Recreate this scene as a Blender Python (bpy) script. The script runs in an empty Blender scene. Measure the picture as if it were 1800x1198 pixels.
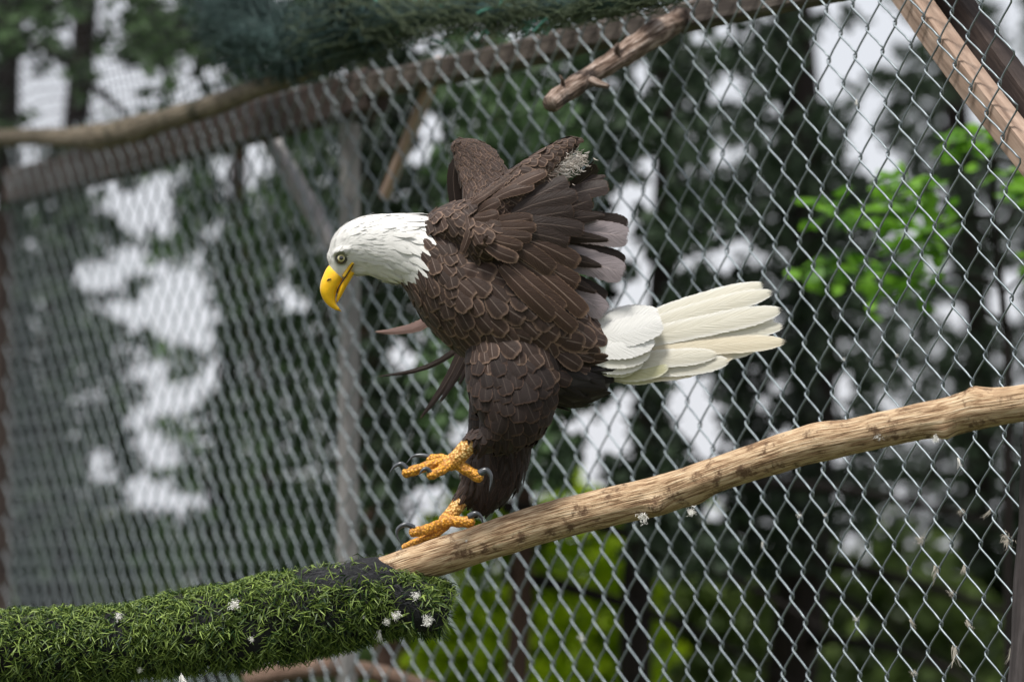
import bpy, bmesh, math, random
from mathutils import Vector, Matrix, noise
from mathutils.bvhtree import BVHTree
import numpy as np

# ------------------------------------------------------------------ camera, world, sun, exposure
sc = bpy.context.scene
COL = sc.collection
F, CX, CY = 7000.0, 900.0, 599.0          # focal length and centre in photo pixels (1800 wide)
CAM = Vector((0, 0, 1.6))
PITCH = math.atan((1010 - CY) / F)
FWD = Vector((0, math.cos(PITCH), math.sin(PITCH)))
UPV = Vector((0, -math.sin(PITCH), math.cos(PITCH)))
RGT = Vector((1, 0, 0))
FOCUS = 6.1
cd = bpy.data.cameras.new('camera'); cam = bpy.data.objects.new('camera', cd); COL.objects.link(cam)
cam.location = CAM; cam.rotation_euler = (math.pi / 2 + PITCH, 0, 0)
cd.sensor_width = 36; cd.lens = F / 1800 * 36; cd.clip_start = 0.1; cd.clip_end = 3000
cd.dof.use_dof = True; cd.dof.focus_distance = FOCUS; cd.dof.aperture_fstop = 3.2
sc.camera = cam

SUN_EL, SUN_AZ = math.radians(66), math.radians(215)     # azimuth clockwise from +Y
world = bpy.data.worlds.new('World'); sc.world = world; world.use_nodes = True
nt = world.node_tree; nt.nodes.clear()
sky = nt.nodes.new('ShaderNodeTexSky'); sky.sky_type = 'NISHITA'; sky.sun_disc = False
sky.sun_elevation = SUN_EL; sky.sun_rotation = SUN_AZ; sky.dust_density = 4; sky.air_density = 1.0
bg1 = nt.nodes.new('ShaderNodeBackground'); bg1.inputs[1].default_value = 0.09
bg2 = nt.nodes.new('ShaderNodeBackground'); bg2.inputs[1].default_value = 0.68
cn = nt.nodes.new('ShaderNodeTexNoise'); cn.inputs['Scale'].default_value = 3.0; cn.inputs['Detail'].default_value = 4
cr = nt.nodes.new('ShaderNodeValToRGB'); cr.color_ramp.elements[0].color = (0.66, 0.68, 0.74, 1); cr.color_ramp.elements[1].color = (0.90, 0.91, 0.95, 1)
nt.links.new(cn.outputs['Fac'], cr.inputs[0]); nt.links.new(cr.outputs[0], bg2.inputs[0])
mixs = nt.nodes.new('ShaderNodeMixShader'); mixs.inputs[0].default_value = 0.85    # overcast: cloud over the blue
out = nt.nodes.new('ShaderNodeOutputWorld')
nt.links.new(sky.outputs[0], bg1.inputs[0]); nt.links.new(bg1.outputs[0], mixs.inputs[1]); nt.links.new(bg2.outputs[0], mixs.inputs[2]); nt.links.new(mixs.outputs[0], out.inputs[0])
sl = bpy.data.lights.new('sun', 'SUN'); sl.energy = 3.3; sl.angle = math.radians(12); sl.color = (1, .97, .92)
sun = bpy.data.objects.new('sun', sl); COL.objects.link(sun)
sd = Vector((math.sin(SUN_AZ) * math.cos(SUN_EL), math.cos(SUN_AZ) * math.cos(SUN_EL), math.sin(SUN_EL)))
sun.rotation_euler = sd.to_track_quat('Z', 'Y').to_euler(); sun.location = (0, 0, 12)
vs = sc.view_settings; vs.view_transform = 'Standard'; vs.look = 'None'; vs.exposure = 0.72; vs.gamma = 1; vs.use_curve_mapping = False
sc.cycles.use_denoising = True
try: sc.cycles.denoiser = 'OPENIMAGEDENOISE'
except Exception: pass
sc.cycles.max_bounces = 8; sc.cycles.transparent_max_bounces = 8
sc.cycles.sample_clamp_indirect = 6

# ------------------------------------------------------------------ helpers
R = random.Random(7)
def ray(px, py): return FWD + RGT * ((px - CX) / F) + UPV * ((CY - py) / F)
def P(px, py, d): return CAM + ray(px, py) * d
def project(p):
    q = p - CAM; d = q.dot(FWD); return CX + F * q.dot(RGT) / d, CY - F * q.dot(UPV) / d, d

def mesh(name, verts, faces, uvs=None, smooth=True, attrs=None):
    me = bpy.data.meshes.new(name)
    me.from_pydata([tuple(v) for v in verts], [], faces)
    if uvs is not None:
        ul = me.uv_layers.new(name='UVMap')
        idx = np.empty(len(me.loops), dtype=np.int32); me.loops.foreach_get('vertex_index', idx)
        ul.data.foreach_set('uv', np.asarray(uvs, dtype=np.float32)[idx].ravel())
    for k, vals in (attrs or {}).items():
        a = np.asarray(vals, dtype=np.float32)
        if a.ndim == 1:
            at = me.attributes.new(k, 'FLOAT', 'POINT'); at.data.foreach_set('value', a)
        else:
            at = me.attributes.new(k, 'FLOAT_COLOR', 'POINT'); at.data.foreach_set('color', a.ravel())
    if smooth: me.polygons.foreach_set('use_smooth', [True] * len(me.polygons))
    me.update(); return me

def tag(o, label=None, cat=None, group=None, kind=None):
    if label: o['label'] = label
    if cat: o['category'] = cat
    if group: o['group'] = group
    if kind: o['kind'] = kind
    return o
def obj(name, me, mat, parent=None, **kw):
    o = bpy.data.objects.new(name, me); COL.objects.link(o)
    if mat is not None and not me.materials: me.materials.append(mat)
    if parent is not None:
        o.parent = parent
        pl, pp = parent.location, parent.parent
        T = Matrix.Translation(-pl)
        if pp is not None: T = T @ Matrix.Translation(-pp.location)
        o.matrix_parent_inverse = T if parent.type == 'EMPTY' else Matrix.Identity(4)
    return tag(o, **kw)
def empty(name, loc, label, cat, group=None):
    o = bpy.data.objects.new(name, None); COL.objects.link(o); o.location = loc; o.empty_display_size = .05
    return tag(o, label, cat, group)

class MB:
    def __init__(s): s.v = []; s.f = []; s.uv = []; s.t = []
    def add(s, vs_, fs, uv=None, tone=0.5):
        b = len(s.v); s.v += vs_; s.f += [tuple(i + b for i in f) for f in fs]
        s.uv += uv if uv else [(0, 0)] * len(vs_); s.t += tone if isinstance(tone, list) else [tone] * len(vs_)
    def build(s, name, mat, parent=None, smooth=True, **kw):
        return obj(name, mesh(name, s.v, s.f, s.uv, smooth, {'tone': s.t}), mat, parent, **kw)

def frames(pts):
    n = len(pts); T = []
    for i in range(n): T.append((pts[min(i + 1, n - 1)] - pts[max(i - 1, 0)]).normalized())
    a = Vector((0, .5, -1)).normalized() if abs(T[0].z) < .9 else Vector((1, 0, 0))
    N = (a - T[0] * a.dot(T[0])).normalized(); out_ = []
    for t in T:
        N = N - t * N.dot(t)
        if N.length < 1e-6: N = t.orthogonal()
        N.normalize(); out_.append((t, N.copy(), t.cross(N)))
    return out_
def tube(pts, rad, n=8, cap=True, disp=None, vscale=1.0):
    fr = frames(pts); V = []; U = []; Fs = []; L = 0
    for i, (p, (t, N, B)) in enumerate(zip(pts, fr)):
        if i: L += (p - pts[i - 1]).length
        r = rad[i] if isinstance(rad, (list, tuple)) else rad
        for k in range(n):
            a = 2 * math.pi * k / n
            d = N * math.cos(a) + B * math.sin(a); rr = r
            if disp: rr = r * disp(p + d * r, a, L)
            V.append(p + d * rr); U.append((k / n, L * vscale))
    m = len(pts)
    for i in range(m - 1):
        for k in range(n):
            Fs.append((i * n + k, i * n + (k + 1) % n, (i + 1) * n + (k + 1) % n, (i + 1) * n + k))
    if cap:
        Fs.append(tuple(range(n - 1, -1, -1))); Fs.append(tuple((m - 1) * n + k for k in range(n)))
    return V, Fs, U
def catmull(pts, per=8):
    out_ = []; n = len(pts)
    tup = [list(p) for p in pts]
    for i in range(n - 1):
        p0, p1, p2, p3 = tup[max(i - 1, 0)], tup[i], tup[i + 1], tup[min(i + 2, n - 1)]
        for k in range(per):
            t = k / per
            out_.append([.5 * (2 * b + (c - a) * t + (2 * a - 5 * b + 4 * c - d) * t * t + (3 * b - a - 3 * c + d) * t ** 3) for a, b, c, d in zip(p0, p1, p2, p3)])
    out_.append(tup[-1]); return out_
def board(a, b, width, depth, facing, nz=6, wob=.004, seed=0):
    """a sawn board from a to b, its wide face towards 'facing', edges chamfered and slightly uneven"""
    t = (b - a).normalized(); f = (facing - t * facing.dot(t)).normalized(); s = t.cross(f)
    V = []; Fs = []; U = []; L = (b - a).length; c = min(width, depth) * .12
    prof = [(-width/2+c, depth/2), (width/2-c, depth/2), (width/2, depth/2-c), (width/2, -depth/2+c), (width/2-c, -depth/2), (-width/2+c, -depth/2), (-width/2, -depth/2+c), (-width/2, depth/2-c)]
    for i in range(nz + 1):
        q = a + t * (L * i / nz)
        j = noise.noise_vector(q * 3 + Vector((seed, 0, 0))) * wob
        for (x, y) in prof: V.append(q + s * x + f * y + j); U.append((x + y * .5 + seed, L * i / nz))
    n = 8
    for i in range(nz):
        for k in range(n): Fs.append((i*n+k, (i+1)*n+k, (i+1)*n+(k+1)%n, i*n+(k+1)%n))
    Fs.append(tuple(range(n))); Fs.append(tuple(nz*n+k for k in range(n-1, -1, -1)))
    return V, Fs, U

# ------------------------------------------------------------------ materials
def newmat(name):
    m = bpy.data.materials.new(name); m.use_nodes = True; t = m.node_tree
    return m, t, t.nodes['Principled BSDF'], t.nodes['Material Output']
def nd(t, typ, **kw):
    n = t.nodes.new(typ)
    for k, v in kw.items():
        if k in n.inputs.keys(): n.inputs[k].default_value = v
        else: setattr(n, k, v)
    return n
def ramp(t, fac, stops):
    r = t.nodes.new('ShaderNodeValToRGB'); e = r.color_ramp.elements
    while len(e) < len(stops): e.new(0.5)
    for q, (p, c) in zip(e, stops): q.position = p; q.color = (*c, 1)
    t.links.new(fac, r.inputs[0]); return r.outputs[0]
def mathn(t, op, a, b=None, c=None):
    n = t.nodes.new('ShaderNodeMath'); n.operation = op
    for i, x in enumerate((a, b, c)):
        if x is None: continue
        if isinstance(x, (int, float)): n.inputs[i].default_value = x
        else: t.links.new(x, n.inputs[i])
    return n.outputs[0]
def mixc(t, fac, a, b, mode='MIX'):
    n = t.nodes.new('ShaderNodeMix'); n.data_type = 'RGBA'; n.blend_type = mode
    for s, x in ((n.inputs[0], fac), (n.inputs[6], a), (n.inputs[7], b)):
        if isinstance(x, (int, float)): s.default_value = x
        elif isinstance(x, tuple): s.default_value = (*x, 1)
        else: t.links.new(x, s)
    return n.outputs[2]
def uvmap(t, sx, sy):
    u = nd(t, 'ShaderNodeUVMap'); m = nd(t, 'ShaderNodeMapping'); m.inputs['Scale'].default_value = (sx, sy, 1)
    t.links.new(u.outputs[0], m.inputs[0]); return m.outputs[0]
def noisen(t, vec, scale, detail=4, rough=.6, dist=0):
    n = nd(t, 'ShaderNodeTexNoise'); n.inputs['Scale'].default_value = scale; n.inputs['Detail'].default_value = detail
    n.inputs['Roughness'].default_value = rough; n.inputs['Distortion'].default_value = dist
    if vec is not None: t.links.new(vec, n.inputs['Vector'])
    return n.outputs['Fac']
def bump(t, b, h, s=.3, d=.01):
    n = nd(t, 'ShaderNodeBump'); n.inputs['Strength'].default_value = s; n.inputs['Distance'].default_value = d
    t.links.new(h, n.inputs['Height']); t.links.new(n.outputs[0], b.inputs['Normal'])
def objcoord(t): return nd(t, 'ShaderNodeTexCoord').outputs['Object']
def attr(t, name):
    n = nd(t, 'ShaderNodeAttribute'); n.attribute_name = name; return n

def wood_mat(name, cols, around=14, along=3.0, rough=.8, bs=.5, bd=.004, spots=None):
    m, t, b, o = newmat(name)
    v = uvmap(t, around, along)
    f1 = noisen(t, v, 3.0, 6, .65, .3); f2 = noisen(t, uvmap(t, around * .25, along * 1.3), 4, 4, .6, .6)
    f = mathn(t, 'ADD', mathn(t, 'MULTIPLY', f1, .65), mathn(t, 'MULTIPLY', f2, .35))
    c = ramp(t, f, cols)
    if spots:
        s = noisen(t, objcoord(t), spots[0], 5, .7)
        c = mixc(t, ramp(t, s, [(spots[1], (0, 0, 0)), (spots[1] + .09, (1, 1, 1))]), c, spots[2])
    t.links.new(c, b.inputs['Base Color']); b.inputs['Roughness'].default_value = rough
    b.inputs['Specular IOR Level'].default_value = .25
    bump(t, b, f1, bs, bd); return m
M = {}
M['branch'] = wood_mat('branch_wood', [(.34, (.035, .018, .010)), (.43, (.20, .115, .06)), (.49, (.42, .28, .165)), (.56, (.58, .43, .275)), (.68, (.72, .60, .44))], 26, 5, .75, 1.0, .004, (26, .545, (.13, .075, .042)))
M['greywood'] = wood_mat('weathered_board', [(.3, (.11, .105, .10)), (.5, (.21, .20, .195)), (.7, (.33, .315, .305))], 40, 3, .85, .5, .003)
M['tanboard'] = wood_mat('tan_board', [(.3, (.16, .10, .07)), (.5, (.33, .235, .18)), (.72, (.46, .35, .28))], 45, 3, .8, .5, .003)
M['darkboard'] = wood_mat('dark_board', [(.3, (.022, .016, .015)), (.5, (.048, .035, .031)), (.72, (.095, .07, .06))], 45, 3, .8, .5, .003)
M['beam'] = wood_mat('beam_wood', [(.3, (.035, .029, .026)), (.5, (.085, .07, .062)), (.72, (.17, .145, .125))], 30, 3, .85, .5, .004)
M['post'] = wood_mat('dark_post', [(.3, (.02, .017, .017)), (.5, (.05, .042, .042)), (.72, (.10, .088, .088))], 8, 3, .85, .8, .006)
M['stub'] = wood_mat('broken_wood', [(.36, (.02, .013, .010)), (.46, (.09, .055, .038)), (.54, (.27, .20, .16)), (.66, (.58, .50, .45))], 9, 4, .8, 1.0, .006, (7, .50, (.025, .017, .014)))
M['log'] = wood_mat('log_wood', [(.3, (.05, .03, .02)), (.5, (.15, .095, .07)), (.7, (.28, .2, .15))], 6, 4, .85, .8, .008)
M['polewood'] = wood_mat('pole_wood', [(.32, (.03, .026, .018)), (.48, (.13, .105, .075)), (.62, (.25, .21, .155)), (.75, (.33, .29, .22))], 8, 5, .85, .8, .008, (7, .55, (.05, .045, .028)))
M['bark'] = wood_mat('dark_bark', [(.3, (.006, .005, .004)), (.5, (.018, .013, .011)), (.72, (.04, .03, .025))], 9, 3, .9, 1.0, .02)
M['redbark'] = wood_mat('red_bark', [(.3, (.03, .018, .013)), (.5, (.085, .05, .037)), (.72, (.16, .10, .08))], 9, 3, .9, 1.0, .02)

m, t, b, o = newmat('galvanised_wire')
f = noisen(t, objcoord(t), 30, 4, .6)
t.links.new(ramp(t, f, [(.3, (.145, .172, .188)), (.7, (.30, .34, .36))]), b.inputs['Base Color'])
b.inputs['Metallic'].default_value = .7; b.inputs['Roughness'].default_value = .5
M['wire'] = m

def leafmat(name, c0, c1, trans=.35, rough=.5):
    m, t, b, o = newmat(name)
    a = attr(t, 'tone')
    c = ramp(t, a.outputs['Fac'], [(0, c0), (1, c1)])
    t.links.new(c, b.inputs['Base Color']); b.inputs['Roughness'].default_value = rough; b.inputs['Specular IOR Level'].default_value = .3
    tr = nd(t, 'ShaderNodeBsdfTranslucent'); t.links.new(c, tr.inputs[0])
    mx = nd(t, 'ShaderNodeMixShader'); mx.inputs[0].default_value = trans
    t.links.new(b.outputs[0], mx.inputs[1]); t.links.new(tr.outputs[0], mx.inputs[2]); t.links.new(mx.outputs[0], o.inputs[0])
    return m
M['conifer'] = leafmat('conifer_needles', (.003, .006, .004), (.040, .068, .034), .25, .7)
M['mossy'] = leafmat('mossy_needles', (.006, .014, .007), (.085, .15, .06), .3, .7)
M['fresh'] = leafmat('fresh_leaves', (.05, .15, .012), (.20, .42, .04), .5)
M['lime'] = leafmat('lime_undergrowth', (.14, .25, .006), (.52, .70, .02), .5)
M['sage'] = leafmat('sage_undergrowth', (.035, .065, .015), (.27, .37, .11), .4)
M['deep'] = leafmat('deep_undergrowth', (.006, .013, .005), (.05, .085, .022), .3)
M['grassblade'] = leafmat('turf_blade', (.010, .036, .006), (.29, .39, .085), .22, .5)

m, t, b, o = newmat('ground_litter')
f = noisen(t, objcoord(t), 1.2, 6, .65)
t.links.new(ramp(t, f, [(.3, (.03, .028, .015)), (.5, (.05, .06, .02)), (.7, (.08, .11, .03))]), b.inputs['Base Color']); b.inputs['Roughness'].default_value = 1
M['ground'] = m
m, t, b, o = newmat('turf_backing')
f = noisen(t, uvmap(t, 60, 300), 3, 5, .7)
t.links.new(ramp(t, f, [(.35, (.003, .0035, .005)), (.7, (.020, .021, .027))]), b.inputs['Base Color']); b.inputs['Roughness'].default_value = .9
bump(t, b, f, 1.0, .004); M['backing'] = m
def plain(name, col, rough=.6, metal=0, sheen=0, nscale=None, bs=.3, bd=.002, var=.25, sss=0):
    m, t, b, o = newmat(name)
    f = noisen(t, objcoord(t), nscale or 40, 5, .6)
    t.links.new(ramp(t, f, [(.3, tuple(x * (1 - var) for x in col)), (.7, tuple(min(1, x * (1 + var)) for x in col))]), b.inputs['Base Color'])
    b.inputs['Roughness'].default_value = rough; b.inputs['Metallic'].default_value = metal
    if sheen: b.inputs['Sheen Weight'].default_value = sheen
    if sss: b.inputs['Subsurface Weight'].default_value = sss; b.inputs['Subsurface Scale'].default_value = .01
    bump(t, b, f, bs, bd); return m
M['net_dark'] = plain('dark_teal_net', (.014, .040, .036), .7, nscale=60)
M['net_green'] = plain('olive_net', (.07, .095, .05), .7, nscale=60)
M['net_teal'] = plain('bright_teal_net', (.10, .36, .29), .6, nscale=60)
M['net_cord'] = plain('black_net_cord', (.03, .03, .035), .8)
M['down'] = plain('white_down', (.78, .76, .72), .9, var=.1)
M['olddown'] = plain('dirty_down', (.46, .42, .36), .9, var=.2)
M['beak'] = plain('yellow_beak', (.84, .49, .015), .3, nscale=90, var=.12, bs=.08, sss=.15)
M['mouth'] = plain('mouth_dark', (.03, .018, .012), .5)
M['nostril'] = plain('nostril_dark', (.06, .03, .01), .6)
M['talon'] = plain('slate_talon', (.055, .06, .068), .3, nscale=120, var=.35, bs=.1)
m, t, b, o = newmat('yellow_scaled_skin')
vo = nd(t, 'ShaderNodeTexVoronoi'); vo.inputs['Scale'].default_value = 230
t.links.new(objcoord(t), vo.inputs['Vector'])
yc = attr(t, 'tone').outputs['Fac']
c = ramp(t, yc, [(0, (.74, .35, .03)), (1, (.80, .57, .24))])
t.links.new(mixc(t, ramp(t, vo.outputs['Distance'], [(.25, (0, 0, 0)), (.62, (1, 1, 1))]), c, (.36, .15, .015)), b.inputs['Base Color'])
b.inputs['Roughness'].default_value = .55; b.inputs['Subsurface Weight'].default_value = .1; b.inputs['Subsurface Scale'].default_value = .005
bump(t, b, mathn(t, 'SUBTRACT', 1.0, vo.outputs['Distance']), 1.0, .0022); M['foot'] = m

def feather_mat(name, dark, mid, edge, shaft, rough=.5, edgew=.72, coat=0.0, streak=.5, random_var=.35, trans=0, tipfade=.86, bcol=None, fray_scale=1.0):
    """UV: x across (0..1, shaft at .5), y along (0 base .. 1 tip)"""
    m, t, b, o = newmat(name)
    u = nd(t, 'ShaderNodeUVMap'); sp = nd(t, 'ShaderNodeSeparateXYZ'); t.links.new(u.outputs[0], sp.inputs[0])
    x = mathn(t, 'ABSOLUTE', mathn(t, 'MULTIPLY', mathn(t, 'SUBTRACT', sp.outputs[0], .5), 2.0)); y = sp.outputs[1]
    bx = nd(t, 'ShaderNodeCombineXYZ')                          # barbs slant outwards and towards the tip
    t.links.new(mathn(t, 'MULTIPLY', mathn(t, 'SUBTRACT', y, mathn(t, 'MULTIPLY', x, .22)), 26), bx.inputs[1]); t.links.new(mathn(t, 'MULTIPLY', sp.outputs[0], 2.2), bx.inputs[0])
    a = attr(t, 'tone'); oi = nd(t, 'ShaderNodeObjectInfo')
    rnd = mathn(t, 'FRACT', mathn(t, 'ADD', a.outputs['Fac'], oi.outputs['Random']))
    t.links.new(mathn(t, 'MULTIPLY', rnd, 31), bx.inputs[2])
    barb = noisen(t, bx.outputs[0], 1.6, 4, .65)
    body = mixc(t, mathn(t, 'MULTIPLY', barb, streak * 1.4), dark, mid)
    ed = mathn(t, 'MAXIMUM', ramp_f(t, x, edgew, 1.0), ramp_f(t, y, tipfade, 1.0))
    ed = mathn(t, 'MULTIPLY', ed, mathn(t, 'ADD', .35, barb))
    c = mixc(t, ed, body, edge)
    sh = mathn(t, 'MULTIPLY', mathn(t, 'LESS_THAN', x, .055), mathn(t, 'SUBTRACT', 1.0, ramp_f(t, y, .75, .95)))
    c = mixc(t, mathn(t, 'MULTIPLY', sh, .6), c, shaft)
    v = mathn(t, 'ADD', 1 - random_var / 2, mathn(t, 'MULTIPLY', rnd, random_var))
    vc = nd(t, 'ShaderNodeCombineColor')
    for i in range(3): t.links.new(v, vc.inputs[i])
    c = mixc(t, 1.0, c, vc.outputs[0], 'MULTIPLY')
    if bcol:
        g = nd(t, 'ShaderNodeNewGeometry'); c = mixc(t, g.outputs['Backfacing'], c, bcol)
    t.links.new(c, b.inputs['Base Color']); b.inputs['Roughness'].default_value = rough
    b.inputs['Specular IOR Level'].default_value = .22; b.inputs['Sheen Weight'].default_value = coat * .25
    bump(t, b, barb, .6, .0014)
    fx = nd(t, 'ShaderNodeCombineXYZ'); t.links.new(mathn(t, 'MULTIPLY', mathn(t, 'SUBTRACT', y, mathn(t, 'MULTIPLY', x, .22)), 95 * fray_scale), fx.inputs[1]); t.links.new(mathn(t, 'MULTIPLY', sp.outputs[0], 9 * fray_scale), fx.inputs[0]); t.links.new(mathn(t, 'MULTIPLY', rnd, 57), fx.inputs[2])
    fr_ = noisen(t, fx.outputs[0], .55, 2, .5)
    eg = mathn(t, 'MAXIMUM', ramp_f(t, x, .70, 1.02), ramp_f(t, y, .84, 1.02))
    al = mathn(t, 'GREATER_THAN', mathn(t, 'ADD', fr_, .20), mathn(t, 'MULTIPLY', eg, .92))   # barbs part at the margin
    t.links.new(al, b.inputs['Alpha'])
    if trans:
        tr = nd(t, 'ShaderNodeBsdfTranslucent'); t.links.new(c, tr.inputs[0]); mx = nd(t, 'ShaderNodeMixShader'); t.links.new(mathn(t, 'MULTIPLY', al, trans), mx.inputs[0])
        t.links.new(b.outputs[0], mx.inputs[1]); t.links.new(tr.outputs[0], mx.inputs[2]); t.links.new(mx.outputs[0], o.inputs[0])
    return m
def ramp_f(t, x, a, b_):
    n = nd(t, 'ShaderNodeMapRange'); n.interpolation_type = 'SMOOTHSTEP'
    n.inputs['From Min'].default_value = a; n.inputs['From Max'].default_value = b_
    t.links.new(x, n.inputs['Value']); return n.outputs['Result']
M['f_brown'] = feather_mat('brown_contour_feather', (.011, .0066, .0054), (.062, .036, .026), (.235, .155, .112), (.17, .13, .11), .6, .62, .15, tipfade=.82, random_var=.6, streak=.75)
M['f_dark'] = feather_mat('dark_leg_feather', (.007, .0045, .0042), (.034, .021, .0175), (.105, .062, .044), (.06, .045, .038), .65, .70, .12, tipfade=.85, streak=.75, random_var=.6)
M['f_black'] = feather_mat('black_vent_feather', (.007, .006, .0055), (.017, .013, .011), (.03, .022, .018), (.03, .02, .02), .6, .8, .1)
M['f_flight'] = feather_mat('dark_flight_feather', (.012, .0078, .0065), (.044, .028, .022), (.12, .07, .045), (.12, .09, .075), .45, .86, .1, tipfade=.93, fray_scale=1.8)
M['f_covert'] = feather_mat('brown_wing_covert', (.026, .015, .011), (.092, .053, .037), (.26, .165, .11), (.26, .19, .155), .45, .8, .15, tipfade=.9, fray_scale=1.6)
M['f_grey'] = feather_mat('grey_flight_feather', (.15, .125, .13), (.29, .25, .26), (.12, .07, .05), (.36, .3, .3), .4, .86, .1, streak=.7, random_var=.2, tipfade=.95, fray_scale=1.8)
M['f_pink'] = feather_mat('pinkish_primary', (.16, .10, .09), (.30, .20, .18), (.30, .2, .17), (.3, .22, .2), .5)
M['f_white'] = feather_mat('white_head_feather', (.64, .63, .60), (.71, .70, .68), (.72, .71, .69), (.69, .68, .66), .8, .8, .1, random_var=.10)
M['f_tail'] = feather_mat('white_tail_feather', (.52, .48, .37), (.72, .70, .62), (.76, .75, .71), (.72, .69, .59), .5, .5, .1, streak=.8, random_var=.14, trans=.2, fray_scale=2.2, tipfade=.95)
M['f_buff'] = feather_mat('buff_tail_feather', (.55, .47, .33), (.73, .67, .53), (.78, .73, .62), (.73, .66, .52), .5, .6, .1, streak=.8, random_var=.14, trans=.2, fray_scale=2.2, tipfade=.95)
M['f_olive'] = feather_mat('stained_tail_covert', (.42, .40, .20), (.64, .62, .42), (.74, .73, .62), (.62, .60, .42), .55, .6, .1, streak=.9, random_var=.10, trans=.2, fray_scale=2)
m, t, b, o = newmat('eagle_skin')
a = attr(t, 'region'); sx = noisen(t, objcoord(t), 120, 5, .7)
t.links.new(mixc(t, .35, a.outputs['Color'], mixc(t, 1.0, a.outputs['Color'], ramp(t, sx, [(.3, (.55, .55, .55)), (.7, (1.3, 1.3, 1.3))]), 'MULTIPLY')), b.inputs['Base Color'])
b.inputs['Roughness'].default_value = .75; b.inputs['Sheen Weight'].default_value = .1
bump(t, b, sx, .4, .002); M['body'] = m
m, t, b, o = newmat('eagle_eye')
tc = objcoord(t); ln = nd(t, 'ShaderNodeVectorMath', operation='LENGTH')
mp = nd(t, 'ShaderNodeMapping'); mp.inputs['Scale'].default_value = (1, 0, 1); t.links.new(tc, mp.inputs[0]); t.links.new(mp.outputs[0], ln.inputs[0])
EYE_R = 9.2 * FOCUS / F
rr = mathn(t, 'DIVIDE', ln.outputs['Value'], EYE_R)
t.links.new(ramp(t, rr, [(.36, (.004, .004, .004)), (.41, (.36, .32, .15)), (.66, (.50, .46, .24)), (.73, (.02, .02, .018))]), b.inputs['Base Color'])
b.inputs['Roughness'].default_value = .06; b.inputs['Coat Weight'].default_value = 1.0; M['eye'] = m
# ------------------------------------------------------------------ fence planes
class Plane:
    def __init__(s, xv, px0, d0):
        s.o = P(px0, 1010, d0); s.o.z = 0
        s.D = Vector(((xv - CX) / F, 1 / math.cos(PITCH), 0)).normalized()     # receding direction
        s.N = Vector((s.D.y, -s.D.x, 0)); s.N = s.N if s.N.y < 0 else -s.N      # towards the camera side
    def hit(s, px, py, off=0.0):
        r = ray(px, py); q = s.o + s.N * off
        return CAM + r * ((q - CAM).dot(s.N) / r.dot(s.N))
    def t(s, px): return (s.hit(px, 1010) - s.o).dot(s.D)
    def at(s, t_, z, off=0.0): return s.o + s.D * t_ + s.N * off + Vector((0, 0, z))
PA = Plane(-3500, 1700, 6.2)
corner = PA.hit(604, 1010); dcorner = (corner - CAM).dot(FWD)
PB = Plane(-2500, 604, dcorner)
TOPZ = 2.56

# ------------------------------------------------------------------ ground
V = []; n = 60
for i in range(n + 1):
    for j in range(n + 1):
        x = (i / n - .5) * 2; y = (j / n - .5) * 2
        X = math.copysign(abs(x) ** 2.5, x) * 900; Y = math.copysign(abs(y) ** 2.5, y) * 900 + 8
        V.append((X, Y, .05 * noise.noise(Vector((X * .4, Y * .4, 0))) - .02))
Fs = [(i*(n+1)+j, (i+1)*(n+1)+j, (i+1)*(n+1)+j+1, i*(n+1)+j+1) for i in range(n) for j in range(n)]
obj('ground', mesh('ground', V, Fs), M['ground'], kind='structure')

# ------------------------------------------------------------------ chain-link fence: one mesh per wire, shared data
WD, HD, WR = .071, .084, .0017
def wire_mesh(name, periods, phase):
    pts = []; z0 = .06
    half = HD / 2; e = .0040
    for i in range(periods * 2):
        up = (i + phase) % 2 == 0
        for k in range(8):
            s = k / 8
            tri = s if up else 1 - s
            c = math.cos(math.pi * (s if up else 1 - s))
            x = -e + (WD / 2 + 2 * e) * (tri * .70 + .30 * (.5 - .5 * c)) + (.0016 if not up else -.0008) * math.sin(math.pi * s)
            edge = min(s, 1 - s)
            dsgn = 1 if up else -1
            y = dsgn * .0034 * min(1, edge / .10)
            pts.append(Vector((x, y, z0 + (i + s) * half)))
    V, Fs, U = tube(pts, WR, 5, True)
    return mesh(name, V, Fs, U)
def fence(plane, tmin, tmax, lean, label, post=None):
    root = empty('chain_link_fence', plane.at((tmin + tmax) / 2, 0), label, 'fence')
    per = int((TOPZ + .05) / HD)
    me = [wire_mesh('wire', per, 0), wire_mesh('wire', per, 1)]
    for q in me: q.materials.append(M['wire'])
    nW = int((tmax - tmin) / (WD / 2)); ang = math.atan2(plane.D.y, plane.D.x)
    for i in range(nW):
        w = bpy.data.objects.new('wire', me[i % 2]); COL.objects.link(w)
        t_ = tmin + i * WD / 2
        loc = plane.at(t_ + .008 * noise.noise(Vector((t_ * 2, 0, 3))), 0, .006 * noise.noise(Vector((t_ * 1.5, 5, 0)))); loc = loc - plane.D * (lean * 1.6)
        w.matrix_world = Matrix.Translation(loc) @ Matrix.Rotation(ang, 4, 'Z') @ Matrix.Rotation(lean, 4, 'Y')
        w.parent = root; w.matrix_parent_inverse = Matrix.Translation(-root.location)
        mw = Matrix.Translation(loc) @ Matrix.Rotation(ang, 4, 'Z') @ Matrix.Rotation(lean, 4, 'Y')
        w.matrix_basis = mw
    return root
tA0 = PA.t(1830); tA1 = PA.t(604); LEAN_A = -.075 * -1
fence(PA, tA0, tA1, LEAN_A, 'galvanised chain-link fence panel between grey corner post and dark leaning post')
tB1 = PB.t(6)
fence(PB, PB.t(604) + .01, tB1, .012, 'galvanised chain-link fence panel receding behind the eagle\'s beak, past the corner post')

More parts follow.
